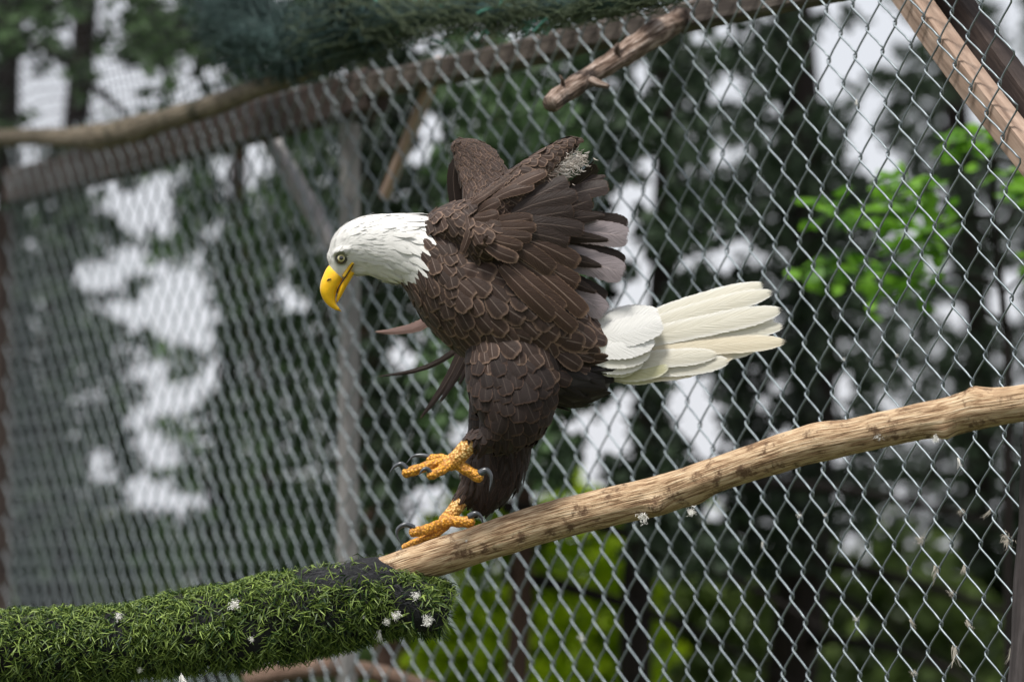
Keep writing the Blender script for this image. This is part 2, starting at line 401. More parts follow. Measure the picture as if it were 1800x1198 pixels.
# ------------------------------------------------------------------ timber: beams, posts, braces, pole
def board_thing(name, label, cat, a, b, w, d, facing, mat, seed, group=None):
    V, Fs, U = board(a, b, w, d, facing, 8, .006, seed)
    return obj(name, mesh(name, V, Fs, U, False), M[mat], label=label, cat=cat, group=group, kind='thing')
board_thing('top_beam', 'grey sawn beam carrying the bundled green net', 'beam', PA.at(tA1, TOPZ + .008, -.045), PA.at(tA0, TOPZ + .020, -.045), .046, .05, PA.N, 'beam', 1)
board_thing('top_beam', 'dark sawn beam beneath the bare pole, behind the mesh', 'beam', PB.at(PB.t(604) - .05, TOPZ + .0, -.05), PB.at(tB1 + .1, TOPZ + .0, -.05), .085, .05, PB.N, 'darkboard', 2)
cp = PA.hit(606, 700, -.075); cp.z = 0
board_thing('corner_post', 'weathered grey square post where the two mesh panels meet', 'post', cp, cp + Vector((.01, 0, TOPZ - .05)), .034, .034, PA.N, 'greywood', 3)
lp = PB.hit(2, 700, -.03); lp.z = 0
board_thing('end_post', 'brown square post ending the far mesh panel', 'post', lp, lp + Vector((0, 0, TOPZ - .06)), .05, .05, PB.N, 'darkboard', 4)
board_thing('diagonal_brace', 'pale grey board slanting down from dark beam to corner post', 'brace', PB.hit(450, 195, -.11), PB.hit(588, 445, -.11), .036, .03, PB.N, 'greywood', 5)
board_thing('diagonal_brace', 'thin brown lath slanting from the grey beam towards corner post', 'brace', PA.hit(776, 108, -.09), PA.hit(676, 345, -.09), .022, .02, PA.N, 'tanboard', 6)
a_, b_ = PA.hit(1560, -60, -.03), PA.hit(1830, 302, -.03)
board_thing('brace_board', 'tan two-by-four brace slanting down right behind the mesh', 'brace', a_, b_, .050, .036, PA.N + Vector((0, 0, -.15)), 'tanboard', 7)
a_, b_ = PA.hit(1628, -60, -.075), PA.hit(1880, 280, -.075)  # separate dark board added to give the two-by-four its darker side face
board_thing('brace_board', 'dark board added behind the tan brace as its darker side face', 'brace', a_, b_, .050, .036, PA.N + Vector((0, 0, -.1)), 'darkboard', 8)
# dark leaning round post at the right edge; carries the perch
base = P(1715, 1010, 5.93); base.z = 0
pts = [base.lerp(P(1822, 640, 5.93), i / 24) for i in range(25)]
off = Vector((.062, 0, 0))
pts = [p.lerp(p, 1) for p in pts]
p1 = P(1787 + 52, 1000, 5.95); p0 = P(1775 + 52, 1198, 5.95); dirp = (p1 - p0).normalized()
pb = p0 - dirp * (p0.z / dirp.z); pt = p0 + dirp * ((1.6 + (1010 - 700) / F * 5.95 - p0.z) / dirp.z)
pts = [pb.lerp(pt, i / 40) for i in range(41)]
V, Fs, U = tube(pts, .046, 20, True, lambda p, a, L: 1 + .10 * noise.noise(p * 9) + .05 * noise.noise(p * 40))
obj('leaning_post', mesh('leaning_post', V, Fs, U), M['post'], label='dark round leaning post under the perch branch\'s thick end', cat='post')
# bare pole at the top left
pp = [(-60, 243, 13), (0, 243, 15), (60, 240, 15), (120, 243, 18), (180, 240, 24), (240, 226, 23), (300, 208, 20), (360, 190, 19), (430, 165, 18), (520, 132, 17), (600, 108, 15)]
pp = catmull(pp, 6); pts = []; rad = []
for (x, y, r) in pp:
    q = PB.hit(x, y, .07) if x < 600 else PA.hit(x, y, .07); d = (q - CAM).dot(FWD); pts.append(q); rad.append(r * d / F)
V, Fs, U = tube(pts, rad, 16, True, lambda p, a, L: 1 + .16 * noise.noise(p * 8) + .06 * noise.noise(p * 30))
obj('bare_pole', mesh('bare_pole', V, Fs, U), M['polewood'], label='crooked bare pole lying along the dark top beam', cat='pole')

# ------------------------------------------------------------------ netting
def net_panel():
    mb = MB(); rows, cols = 34, 80
    t0, t1 = PB.t(640), PB.t(-60)
    def pt(u, v):
        t_ = t0 + (t1 - t0) * u; z = TOPZ + .03 + v * .75
        q = PB.at(t_, z, .02 + v * .38 + .05 * math.sin(u * 9) * v)
        sag = noise.noise(Vector((u * 5, v * 3, 2))) * .05
        return q + Vector((sag, sag * .5, .03 * noise.noise(Vector((u * 8, v * 6, 7)))))
    for i in range(rows + 1):
        v = i / rows
        V, Fs, U = tube([pt(j / 40, v) for j in range(41)], .0012, 3, False); mb.add(V, Fs, U)
    for j in range(cols + 1):
        u = j / cols
        V, Fs, U = tube([pt(u, i / 16) for i in range(17)], .0012, 3, False); mb.add(V, Fs, U)
    return mb.build('roof_net', M['net_cord'], label='fine black roof netting rising from the bare pole', cat='net')
net_panel()
def gathered_net():
    path = [(352, -50, 50), (398, 20, 58), (445, 66, 60), (505, 76, 56), (565, 62, 58), (625, 40, 52), (700, 26, 46), (800, 20, 38), (900, 16, 36), (1000, 10, 32), (1100, -4, 30), (1240, -34, 28)]
    path = catmull(path, 6); pts = []; rad = []
    for (x, y, r) in path:
        q = (PA if x > 604 else PB).hit(x, y, .13 if x > 604 else .13); d = (q - CAM).dot(FWD); pts.append(q); rad.append(r * d / F)
    root = empty('gathered_net', pts[len(pts) // 2], 'bundled dark green netting slung along the grey top beam', 'net')
    V, Fs, U = tube(pts, [r * .62 for r in rad], 28, True, lambda p, a, L: 1 + .45 * noise.noise(p * 9) + .25 * noise.noise(p * 28))
    obj('bundle', mesh('bundle', V, Fs, U), M['net_dark'], root)
    fr = frames(pts)
    for name, mat, cnt, r0 in (('loose_cords', 'net_green', 900, .0010), ('dark_cords', 'net_dark', 900, .0012), ('teal_cords', 'net_teal', 26, .0018)):
        mb = MB()
        for k in range(cnt):
            i0 = R.randrange(0, len(pts) - 8) if mat != 'net_green' else R.randrange(22, len(pts) - 6)
            if mat == 'net_dark': i0 = R.randrange(0, 34)
            if mat == 'net_teal': i0 = R.randrange(30, len(pts) - 8)
            a = R.uniform(0, 6.28); ln = R.randrange(3, 8); da = R.uniform(-.5, .5); ro = R.uniform(.55, 1.25); ph = R.uniform(0, 9)
            pl = []
            for j in range(ln * 2):
                i = min(len(pts) - 1, i0 + j / 2); i_ = int(i); fr_ = fr[i_]; q = pts[i_].lerp(pts[min(i_ + 1, len(pts) - 1)], i - i_)
                aa = a + da * j * .35; rr_ = rad[i_] * (ro + .22 * math.sin(j * 1.3 + ph))
                pl.append(q + (fr_[1] * math.cos(aa) + fr_[2] * math.sin(aa)) * rr_)
            V, Fs, U = tube(pl, r0, 3, False); mb.add(V, Fs, U)
        mb.build(name, M[mat], root, kind='stuff')
gathered_net()

# ------------------------------------------------------------------ broken branch stub poking through the fence
def limb(name, path, mat, label, cat, n=24, per=10, rough=.14, bulges=(), extra=None, fq=12):
    pa = catmull(path, per); pts = []; rad = []
    for (x, y, r, d) in pa: pts.append(P(x, y, d)); rad.append(r * d / F)
    bl = [(P(x, y, d), A, s_ * d / F) for x, y, d, A, s_ in bulges]
    V, Fs, U = tube(pts, rad, n, True, lambda p, a, L: 1 + sum(A * math.exp(-((p - c).length / s_) ** 2) for c, A, s_ in bl) + rough * noise.noise(p * fq) + rough * .5 * noise.noise(p * fq * 3.5) + rough * .35 * noise.noise(Vector((math.cos(a) * 6, math.sin(a) * 6, L * 4))))
    mb = MB(); mb.add(V, Fs, U)
    for (ex) in (extra or []):
        pe = catmull(ex, 5)
        V, Fs, U = tube([P(x, y, d) for x, y, r, d in pe], [r * d / F for x, y, r, d in pe], 10, True, lambda p, a, L: 1 + .2 * noise.noise(p * 30))
        mb.add(V, Fs, U)
    return mb.build(name, M[mat], label=label, cat=cat), pts, rad
limb('broken_branch', [(966, 184, 15, 6.55), (985, 168, 17, 6.58), (1020, 146, 17, 6.63), (1060, 120, 18, 6.68), (1100, 95, 20, 6.74), (1140, 68, 21, 6.8), (1200, 32, 20, 6.95), (1280, -18, 20, 7.1)], 'stub',
     'splintered broken branch stub poking through the mesh under the net', 'branch', 22, 8, .3,
     extra=[[(1040, 142, 8, 6.6), (1055, 148, 6, 6.58), (1070, 152, 4, 6.57)], [(1085, 96, 6, 6.7), (1084, 84, 5, 6.69), (1087, 76, 2, 6.69)], [(990, 150, 4, 6.58), (988, 140, 3, 6.57), (984, 132, 1.5, 6.57)]])
limb('fallen_log', [(430, 1196, 16, 8.0), (500, 1180, 17, 8.0), (580, 1172, 17, 8.0), (650, 1180, 15, 8.0), (740, 1206, 14, 8.0), (860, 1250, 14, 8.0)], 'log', 'brown log glimpsed below the turf sleeve', 'log', 20, 8, .2)

# ------------------------------------------------------------------ perch branch
bp = [(-150, 1146, 34, 6.16), (0, 1138, 33, 6.15), (250, 1116, 33, 6.14), (500, 1070, 32, 6.13), (600, 1036, 31, 6.12), (690, 1004, 31, 6.11), (800, 969, 33, 6.1), (900, 936, 34, 6.09), (1000, 907, 34, 6.08), (1100, 883, 34, 6.07), (1160, 869, 35, 6.06), (1200, 855, 33, 6.05),
      (1300, 819, 31, 6.03), (1400, 787, 33, 6.0), (1450, 776, 34, 5.99), (1500, 766, 31, 5.98), (1600, 744, 31, 5.96), (1660, 733, 33, 5.95), (1715, 720, 35, 5.93), (1760, 714, 32, 5.91), (1800, 708, 31, 5.9), (1900, 690, 31, 5.88), (1990, 676, 30, 5.86)]
perch, ppts, prad = limb('perch_branch', bp, 'branch', 'debarked tan perch branch the eagle stands on', 'branch', 64, 22, .085, fq=9,
      bulges=[(1152, 896, 6.03, .38, 17), (1228, 880, 6.07, .42, 26), (1662, 766, 5.93, .34, 18), (1714, 694, 5.92, .22, 16), (1440, 752, 5.98, .10, 30), (985, 868, 6.06, .10, 26), (1545, 735, 5.96, .08, 20), (905, 972, 6.07, .10, 20)])

# ------------------------------------------------------------------ turf sleeve
tp = catmull([(-140, 1150, 66, 6.15), (0, 1140, 66, 6.15), (200, 1128, 67, 6.14), (400, 1100, 72, 6.13), (560, 1064, 76, 6.12), (650, 1046, 74, 6.11), (700, 1053, 62, 6.10), (740, 1062, 52, 6.09), (778, 1066, 42, 6.085), (788, 1068, 30, 6.085)], 10)
tpts = [P(x, y, d) for x, y, r, d in tp]; trad = [r * d / F for x, y, r, d in tp]
tf = frames(tpts)
root = empty('turf_sleeve', tpts[len(tpts) // 2], 'artificial grass mat wrapped round the lower end of perch', 'turf')
def tdisp(p, a, L): return 1 + .20 * noise.noise(p * 7) + .10 * noise.noise(p * 22)
V, Fs, U = tube(tpts, [r * .92 for r in trad], 40, True, tdisp, 4)
obj('backing_mat', mesh('backing_mat', V, Fs, U), M['backing'], root)
grass = MB(); fuzz = MB()
cum = [0]
for i in range(1, len(tpts)): cum.append(cum[-1] + (tpts[i] - tpts[i-1]).length)
def turf_point(s, a):
    i = max(0, min(len(cum) - 2, int(np.searchsorted(cum, s)) - 1)); f_ = (s - cum[i]) / (cum[i+1] - cum[i])
    q = tpts[i].lerp(tpts[i+1], f_); r = trad[i] * (1 - f_) + trad[i+1] * f_
    T_, N_, B_ = tf[i]; d = N_ * math.cos(a) + B_ * math.sin(a)
    return q + d * r * .92 * tdisp(q + d * r * .92, a, s), d, T_
RT = random.Random(3); cnt = 0
while cnt < 40000:
    s = RT.uniform(0, cum[-1]); a = RT.uniform(0, 2 * math.pi)
    q, d, T_ = turf_point(s, a); x, y, dd = project(q)
    # worn patches where the black backing shows
    bare = noise.noise(q * 14)
    worn = False
    if 430 < x < 740 and d.z > .35 and d.y < .6: worn = bare > -.30 if x > 560 else bare > .12
    elif x > 690: worn = bare > .10
    else: worn = bare > .40 if x > 380 else bare > .62
    cnt += 1
    if worn and RT.random() < .93: continue
    if noise.noise(q * 42) < -.12 and RT.random() < .75: continue
    side = T_.cross(d)
    ln = RT.uniform(.010, .025); w = RT.uniform(.0006, .0014)
    ang = RT.uniform(-math.pi, math.pi); lean = RT.uniform(.35, 1.5)
    lay = (T_ * math.cos(ang) + side * math.sin(ang)) + Vector((0, 0, -.35)); lay.normalize()
    dr = (d + lay * lean).normalized(); dr2 = (d * .35 + lay * (lean + .5) + Vector((0, 0, -.25))).normalized()
    sd_ = dr.cross(Vector((RT.gauss(0, 1), RT.gauss(0, 1), RT.gauss(0, 1)))).normalized() * w
    p1 = q + dr * ln * .5; p2 = p1 + dr2 * ln * .5
    tn = min(1, max(0, RT.gauss(.30, .27)))
    if RT.random() < .07: tn = RT.uniform(.85, 1)
    grass.add([q - sd_, q + sd_, p1 - sd_ * .9, p1 + sd_ * .9, p2 - sd_ * .3, p2 + sd_ * .3], [(0, 1, 3, 2), (2, 3, 5, 4)], None, tn)
grass.build('grass_blades', M['grassblade'], root, kind='stuff')
for k in range(2600):                      # frayed black threads of the backing
    s = cum[-1] * RT.uniform(.70, 1.0); a = RT.uniform(0, 2 * math.pi); q, d, T_ = turf_point(s, a)
    ang = RT.uniform(-math.pi, math.pi); side = T_.cross(d); lay = T_ * math.cos(ang) + side * math.sin(ang)
    ln = RT.uniform(.006, .02) * (1.7 if RT.random() < .06 else 1); q1 = q + d * ln * .35 + lay * ln * .4; q2 = q1 + d * ln * RT.uniform(-.2, .3) + lay * ln * .5 + Vector((0, 0, -ln * .2))
    w = side * .00035
    fuzz.add([q - w, q + w, q1 - w, q1 + w, q2 - w * .5, q2 + w * .5], [(0, 1, 3, 2), (2, 3, 5, 4)])
fuzz.build('frayed_threads', M['net_cord'], root, kind='stuff')

# ------------------------------------------------------------------ trees and undergrowth behind the fence
# share of open sky between the branches, 100 px cells of the photograph (how dense each crown is there)
OPEN = [
 [.40, .75, .50, .45, .30, .3, .3, .3, .3, .3, .3, .3, .40, .08, .80, .50, .50, .75],
 [.70, .80, .70, .55, .25, .10, .40, .20, .10, .12, .38, .45, .50, .04, .62, .52, .35, .50],
 [.80, .60, .38, .50, .30, .12, .15, .38, .10, .15, .35, .35, .12, .12, .58, .58, .40, .28],
 [.05, .15, .62, .30, .15, .08, .08, .30, .2, .2, .2, .48, .42, .05, .20, .36, .30, .08],
 [.02, .08, .68, .52, .10, .04, .04, .25, .2, .2, .3, .36, .30, .04, .10, .26, .36, .25],
 [.02, .08, .62, .32, .05, .04, .04, .10, .2, .3, .5, .62, .20, .03, .03, .10, .22, .42],
 [.02, .06, .64, .42, .05, .06, .02, .10, .2, .3, .52, .5, .36, .04, .20, .10, .15, .25],
 [.10, .14, .52, .25, .04, .04, .02, .10, .1, .5, .5, .15, .62, .08, .36, .10, .10, .08],
 [.15, .30, .52, .30, .08, .10, .02, .05, .1, .36, .3, .08, .20, .03, .05, .26, .20, .03],
 [.10, .10, .32, .10, .04, .04, .02, .02, .02, .03, .02, .02, .02, .02, .02, .04, .02, .02],
 [.0] * 18, [.0] * 18]
def opening(px, py):
    if px < 0 or px > 1800 or py > 1000: return .12 if py <= 1000 else 0.0
    x = min(16.999, max(0, px / 100 - .5)); y = min(10.999, max(0, py / 100 - .5)); i, j = int(y), int(x); a, b_ = y - i, x - j
    return (OPEN[i][j] * (1-a) * (1-b_) + OPEN[i][j+1] * (1-a) * b_ + OPEN[i+1][j] * a * (1-b_) + OPEN[i+1][j+1] * a * b_)
def is_open(px, py):
    s = opening(px, py)
    if s <= 0: return False
    s = min(.95, s * 1.22 + .02)
    v = noise.noise(Vector((px / 78, py / 66, 1.3))) + .42 * noise.noise(Vector((px / 26, py / 24, 8.1)))
    return .5 + .5 * math.erf(v / (.36 * 1.414)) < s
RL = random.Random(11)
def leaf(mb, q, size, droop=.3, tone=.5, slim=.42):
    d = Vector((RL.gauss(0, 1), RL.gauss(0, 1), RL.gauss(0, .6) - droop)).normalized()
    s = d.cross(Vector((RL.gauss(0, 1), RL.gauss(0, 1), RL.gauss(0, 1)))).normalized() * size * slim
    up = d.cross(s).normalized() * size * .12
    mb.add([q, q + d * size * .5 + s + up, q + d * size, q + d * size * .5 - s + up], [(0, 1, 2), (0, 2, 3)], None, tone)
# (x at photo row 600, lean px per 600 px, width px, depth, bark, crown half width px, needles, label)
TREES = [
 (120, -6, 58, 12.4, 'bark', 120, 'conifer', 'black-barked trunk behind the middle of the far mesh panel'),
 (398, 12, 40, 12.8, 'bark', 90, 'conifer', 'slender black trunk seen under the pale grey brace'),
 (30, -10, 60, 13.0, 'bark', 260, 'conifer', 'dark conifer behind the far end of the mesh'),
 (470, 40, 26, 12.2, 'redbark', 230, 'mossy', 'thin brown-stemmed mossy conifer left of the corner post'),
 (672, 8, 62, 10.6, 'redbark', 170, 'conifer', 'reddish-barked trunk just beside the grey corner post'),
 (884, -4, 40, 10.2, 'redbark', 210, 'mossy', 'slim dark conifer rising behind the eagle\'s raised wings'),
 (1152, 14, 56, 10.4, 'bark', 210, 'conifer', 'black-stemmed conifer behind the broken branch stub'),
 (1392, -22, 92, 11.8, 'bark', 260, 'conifer', 'thick near-black trunk behind the eagle\'s white tail'),
 (1700, 6, 60, 14.0, 'bark', 300, 'conifer', 'dark conifer behind the slanting braces'),
]
crowns = []
for (tx, ln_, wd, dp, bark, hw, needles, lab) in TREES:
    g0 = P(tx, 1010, dp); g0.z = 0
    root = empty('conifer_tree', g0, lab, 'tree', 'trees behind the mesh')
    top = P(tx - ln_ * 1.6, -350, dp); top.z = 7.5
    pts = [g0.lerp(top, i / 30) + Vector((.05 * math.sin(i * .5 + tx), 0, 0)) for i in range(31)]
    V, Fs, U = tube(pts, [wd * .5 * dp / F * (1.12 - .75 * i / 30) for i in range(31)], 14, True, lambda p, a, L: 1 + .16 * noise.noise(p * 6) + .08 * noise.noise(p * 20))
    tr = obj('trunk', mesh('trunk', V, Fs, U), M[bark], root)
    lm = MB()
    for k in range(26):
        z = RL.uniform(1.4, 6.5); q = g0.lerp(top, z / top.z); a = RL.uniform(0, 6.28); L = RL.uniform(.6, 1.5)
        dirn = Vector((math.cos(a), math.sin(a) * .8, RL.uniform(-.35, .15)))
        pl = [q + dirn * L * (i / 6) + Vector((0, 0, -.22 * (i / 6) ** 2 * L)) for i in range(7)]
        if any(is_open(*project(q_)[:2]) for q_ in pl[1:]): continue
        V, Fs, U = tube(pl, [.022 * (1 - i / 7.5) for i in range(7)], 5, True); lm.add(V, Fs, U)
    if lm.v: lm.build('limbs', M['bark'], root, kind='stuff')
    crowns.append([root, tx, ln_, dp, hw, needles, MB()])
N_IN = 95000
for k in range(N_IN):
    px = RL.uniform(-260, 2060); py = RL.uniform(-420, 1010)
    best = sorted(crowns, key=lambda c: abs(px - (c[1] - c[2] * (600 - py) / 600)) / c[4] + RL.uniform(0, .5))[0]
    if is_open(px, py) or (py < -30 and k % 6): continue
    if py > 850 + 40 * noise.noise(Vector((px / 60, 3, 1))) and (720 < px < 1110 or 1440 < px < 1690 and py > 940): continue
    d = best[3] + RL.uniform(-.9, 1.1)
    q = P(px, py, d)
    cl = noise.noise(q * 2.2) * .5 + noise.noise(q * 7) * .3
    leaf(best[6], q, RL.uniform(.022, .060), .5, min(1, max(0, .50 + cl * 1.1 + RL.uniform(-.25, .25))))
for c in crowns:                       # the crowns go on above the picture, thinner
    g = c[0].location
    for k in range(260):
        z = RL.uniform(4.0, 8.0); rr_ = (8.6 - z) * .34 * math.sqrt(RL.random()); a = RL.uniform(0, 6.28)
        leaf(c[6], Vector((g.x + math.cos(a) * rr_, g.y + math.sin(a) * rr_, z)), RL.uniform(.08, .16), .5, RL.random())
    c[6].build('crown', M[c[5]], c[0], smooth=False)

# undergrowth: bushes (x, top row, half width px, depth, kind, leaves, leaf size)
BUSH = [
 (850, 850, 150, 11.4, 'lime', 4200, .06, 'bright lime-green bush below the eagle\'s perch'),
 (1020, 880, 130, 11.8, 'lime', 3400, .06, 'yellow-green bush right of the bright lime one'),
 (735, 1060, 80, 10.6, 'lime', 1300, .05, 'low lime-green shrub beside the fallen log'),
 (1250, 935, 120, 12.6, 'sage', 2600, .07, 'mossy green shrub under the perch\'s middle, left of the thick trunk'),
 (1570, 945, 170, 13.0, 'sage', 3600, .07, 'pale sage-green shrub left of the dark leaning post'),
 (1390, 1010, 110, 14.5, 'sage', 1600, .07, 'dull sage shrub behind the thick near-black trunk'),
 (1750, 880, 110, 14.0, 'deep', 2000, .07, 'dark green shrub behind the leaning post'),
 (150, 890, 170, 13.5, 'sage', 2600, .07, 'dull green shrub above the turf sleeve\'s far end'),
 (470, 860, 120, 13.0, 'sage', 2400, .07, 'mottled shrub between the turf sleeve and the corner post'),
 (1110, 860, 90, 14.5, 'deep', 1700, .07, 'dark shrub behind the two lime-green bushes'),
]
for (x, ty, hw, dp, kind, cnt, sz, lab) in BUSH:
    g0 = P(x, 1010, dp); g0.z = 0
    root = empty('bush', g0, lab, 'bush', 'undergrowth behind the mesh')
    H = 1.6 + (1010 - ty) / F * dp; W = hw * dp / F * 1.25
    st = MB()
    for k in range(9):
        a = RL.uniform(0, 6.28); e = g0 + Vector((math.cos(a) * W * .6, math.sin(a) * W * .4, H * RL.uniform(.6, .92)))
        pl = [g0.lerp(e, i / 5) + Vector((0, 0, .12 * math.sin(i / 5 * 3.1))) for i in range(6)]
        V, Fs, U = tube(pl, [.011 * (1 - i / 7) for i in range(6)], 5, True); st.add(V, Fs, U)
    st.build('stems', M['redbark'], root, kind='stuff')
    mb = MB(); k = 0
    while k < cnt:
        u = Vector((RL.uniform(-1, 1), RL.uniform(-1, 1), RL.uniform(-1, 1)))
        if u.length > 1: continue
        k += 1
        q = g0 + Vector((u.x * W, u.y * W * .7, H * .62 + u.z * H * .42))
        nn = noise.noise(q * 4)
        if nn < -.28: continue
        q.z += .10 * noise.noise(q * 3)
        leaf(mb, q, sz * RL.uniform(.6, 1.5), .1, min(1, max(0, .5 + nn * .9 + RL.uniform(-.3, .3))), .38)
    mb.build('foliage', M[kind], root, smooth=False)
# far mass of undergrowth that closes the view below the horizon
mb = MB()
for k in range(5200):
    d = RL.uniform(16, 26); px = RL.uniform(-500, 2300); q = P(px, 1010, d); q.z = RL.uniform(0, 1.62 + .25 * noise.noise(Vector((px / 120, d * .3, 0))))
    leaf(mb, q, RL.uniform(.10, .24), .1, min(1, max(0, .45 + .7 * noise.noise(q * .8) + RL.uniform(-.2, .2))))
mb.build('far_undergrowth', M['deep'], kind='stuff', smooth=False, label='dim green thicket far behind the trees', cat='undergrowth')

# fresh green broadleaf sapling behind the right part of the fence
g0 = P(1765, 1010, 8.6); g0.z = 0
root = empty('leafy_sapling', g0, 'fresh bright-green broadleaf sapling behind the mesh, right of the eagle\'s tail', 'sapling')
stem = [g0, P(1772, 760, 8.6), P(1765, 560, 8.6), P(1750, 420, 8.6), P(1742, 250, 8.6), P(1750, 90, 8.6)]
V, Fs, U = tube([Vector(v) for v in catmull(stem, 5)], [.012 * (1 - i / 40) for i in range(26)], 7, True)
obj('stem', mesh('stem', V, Fs, U), M['bark'], root)
tw = MB(); lf = MB()
for (x0, y0, x1, y1, cnt) in ((1760, 560, 1420, 470, 46), (1755, 480, 1445, 360, 46), (1750, 430, 1560, 320, 34), (1748, 380, 1600, 440, 34), (1745, 300, 1700, 250, 22), (1750, 420, 1860, 300, 30), (1755, 500, 1560, 500, 26), (1745, 280, 1850, 360, 26), (1760, 520, 1880, 470, 20)):
    dz = RL.uniform(-.25, .25)
    pl = [P(x0 + (x1 - x0) * i / 8, y0 + (y1 - y0) * i / 8 - 22 * math.sin(i / 8 * 3.1), 8.6 + dz * i / 8) for i in range(9)]
    V, Fs, U = tube(pl, [.005 * (1 - i / 10) for i in range(9)], 5, True); tw.add(V, Fs, U)
    for k in range(cnt):
        f_ = RL.uniform(.35, 1.0) ** .7; i = min(7, int(f_ * 8)); q = pl[i].lerp(pl[i + 1], f_ * 8 - i)
        q = q + Vector((RL.gauss(0, .03), RL.gauss(0, .05), RL.gauss(0, .022)))
        d = Vector((RL.gauss(-.3, .6), RL.gauss(0, .6), RL.gauss(-.25, .3))).normalized(); s = d.cross(Vector((RL.gauss(0, .3), RL.gauss(0, .3), 1))).normalized()
        sz = RL.uniform(.03, .055); nrm = d.cross(s)
        vv = [q]; 
        for (a, w_) in ((.2, .30), (.45, .42), (.75, .27)):
            vv += [q + d * sz * a + s * sz * w_ + nrm * sz * .1, q + d * sz * a - nrm * sz * .03, q + d * sz * a - s * sz * w_ + nrm * sz * .1]
        vv.append(q + d * sz)
        lf.add(vv, [(0, 1, 2), (0, 2, 3), (1, 4, 5, 2), (2, 5, 6, 3), (4, 7, 8, 5), (5, 8, 9, 6), (7, 10, 8), (8, 10, 9)], None, RL.random())
tw.build('twigs', M['bark'], root, kind='stuff'); lf.build('leaves', M['fresh'], root, kind='stuff')

# dark twigs hanging in at the top left, beyond the roof net
g0 = P(-120, 1010, 10.8); g0.z = 0
root = empty('overhanging_tree', g0, 'leafy tree whose dark boughs hang over the bare pole', 'tree', 'trees behind the mesh')
V, Fs, U = tube([g0.lerp(P(-150, -300, 10.8), i / 12) for i in range(13)], [.09 * (1 - .5 * i / 12) for i in range(13)], 12, True)
obj('trunk', mesh('trunk', V, Fs, U), M['bark'], root)
tw = MB(); lf = MB()
for path, cnt, sp in (([(-150, -60, 10), (-40, 40, 9), (60, 20, 7), (150, -20, 4)], 170, 30), ([(-150, 30, 8), (0, 62, 7), (90, 92, 7), (160, 150, 8), (250, 224, 5)], 50, 26), ([(-150, -200, 9), (150, -60, 7), (280, 20, 5), (380, 70, 3)], 170, 34), ([(100, -100, 6), (260, -20, 5), (290, 110, 3), (280, 190, 2)], 70, 22), ([(-150, 150, 6), (-20, 190, 4), (40, 215, 3)], 60, 18), ([(260, -60, 5), (380, 40, 4), (430, 130, 3), (440, 170, 2)], 120, 30), ([(150, 40, 3), (230, 70, 3), (250, 60, 2)], 40, 16)):
    pa = catmull(path, 5); pl = [P(x, y, 10.8 + .4 * math.sin(i)) if False else P(x, y, 10.7) for i, (x, y, r) in enumerate(pa)]
    V, Fs, U = tube(pl, [max(r, 1.5) * 10.7 / F * .9 for x, y, r in pa], 6, True); tw.add(V, Fs, U)
    for k in range(cnt):
        x, y, r = pa[RL.randrange(len(pa) // 4, len(pa))]
        q = P(x + RL.gauss(0, sp), y + RL.gauss(0, sp * .8) + sp * .3, 10.7 + RL.gauss(0, .25)); leaf(lf, q, RL.uniform(.03, .075), .4, RL.uniform(.1, .9), .35)
tw.build('boughs', M['bark'], root, kind='stuff'); lf.build('crown', M['mossy'], root, smooth=False)

# ------------------------------------------------------------------ bald eagle (modelled in photo pixels: u right, v down, w away from the camera)
S = FOCUS / F
E0 = P(0, 0, FOCUS)
def E(u, v, w=0.0): return E0 + RGT * (u * S) - UPV * (v * S) + FWD * (w * S)
def Edir(u, v, w=0.0): return RGT * u - UPV * v + FWD * w
def loft(secs, n=22, per=4):
    """secs: (u, v, w, radius in the picture plane, radius in depth)"""
    pa = catmull(secs, per); V = []; Fs = []
    m_ = len(pa)
    for i, (u, v, w, rp, rw) in enumerate(pa):
        a, b_ = pa[max(0, i-1)], pa[min(m_-1, i+1)]; t_ = Vector((b_[0]-a[0], b_[1]-a[1])).normalized(); nx, ny = -t_.y, t_.x
        for k in range(n):
            c, s = math.cos(2*math.pi*k/n), math.sin(2*math.pi*k/n)
            V.append((u + nx*rp*c, v + ny*rp*c, w + rw*s))
    for i in range(m_-1):
        for k in range(n): Fs.append((i*n+k, i*n+(k+1) % n, (i+1)*n+(k+1) % n, (i+1)*n+k))
    for e, sgn in ((0, -1), (m_-1, 1)):
        u, v, w, rp, rw = pa[e]; a, b_ = pa[max(0, e-1)], pa[min(m_-1, e+1)]; t_ = Vector((b_[0]-a[0], b_[1]-a[1])).normalized() * sgn
        c0 = len(V); r1 = []
        for k in range(n):
            c, s = math.cos(2*math.pi*k/n), math.sin(2*math.pi*k/n); V.append((u + t_.x*rp*.55 - t_.y*rp*.75*c*sgn, v + t_.y*rp*.55 + t_.x*rp*.75*c*sgn, w + rw*.75*s))
        V.append((u + t_.x*rp*.85, v + t_.y*rp*.85, w)); apex = len(V)-1
        for k in range(n):
            k2 = (k+1) % n
            Fs.append((e*n+k, e*n+k2, c0+k2, c0+k)); Fs.append((c0+k, c0+k2, apex))
    return V, Fs
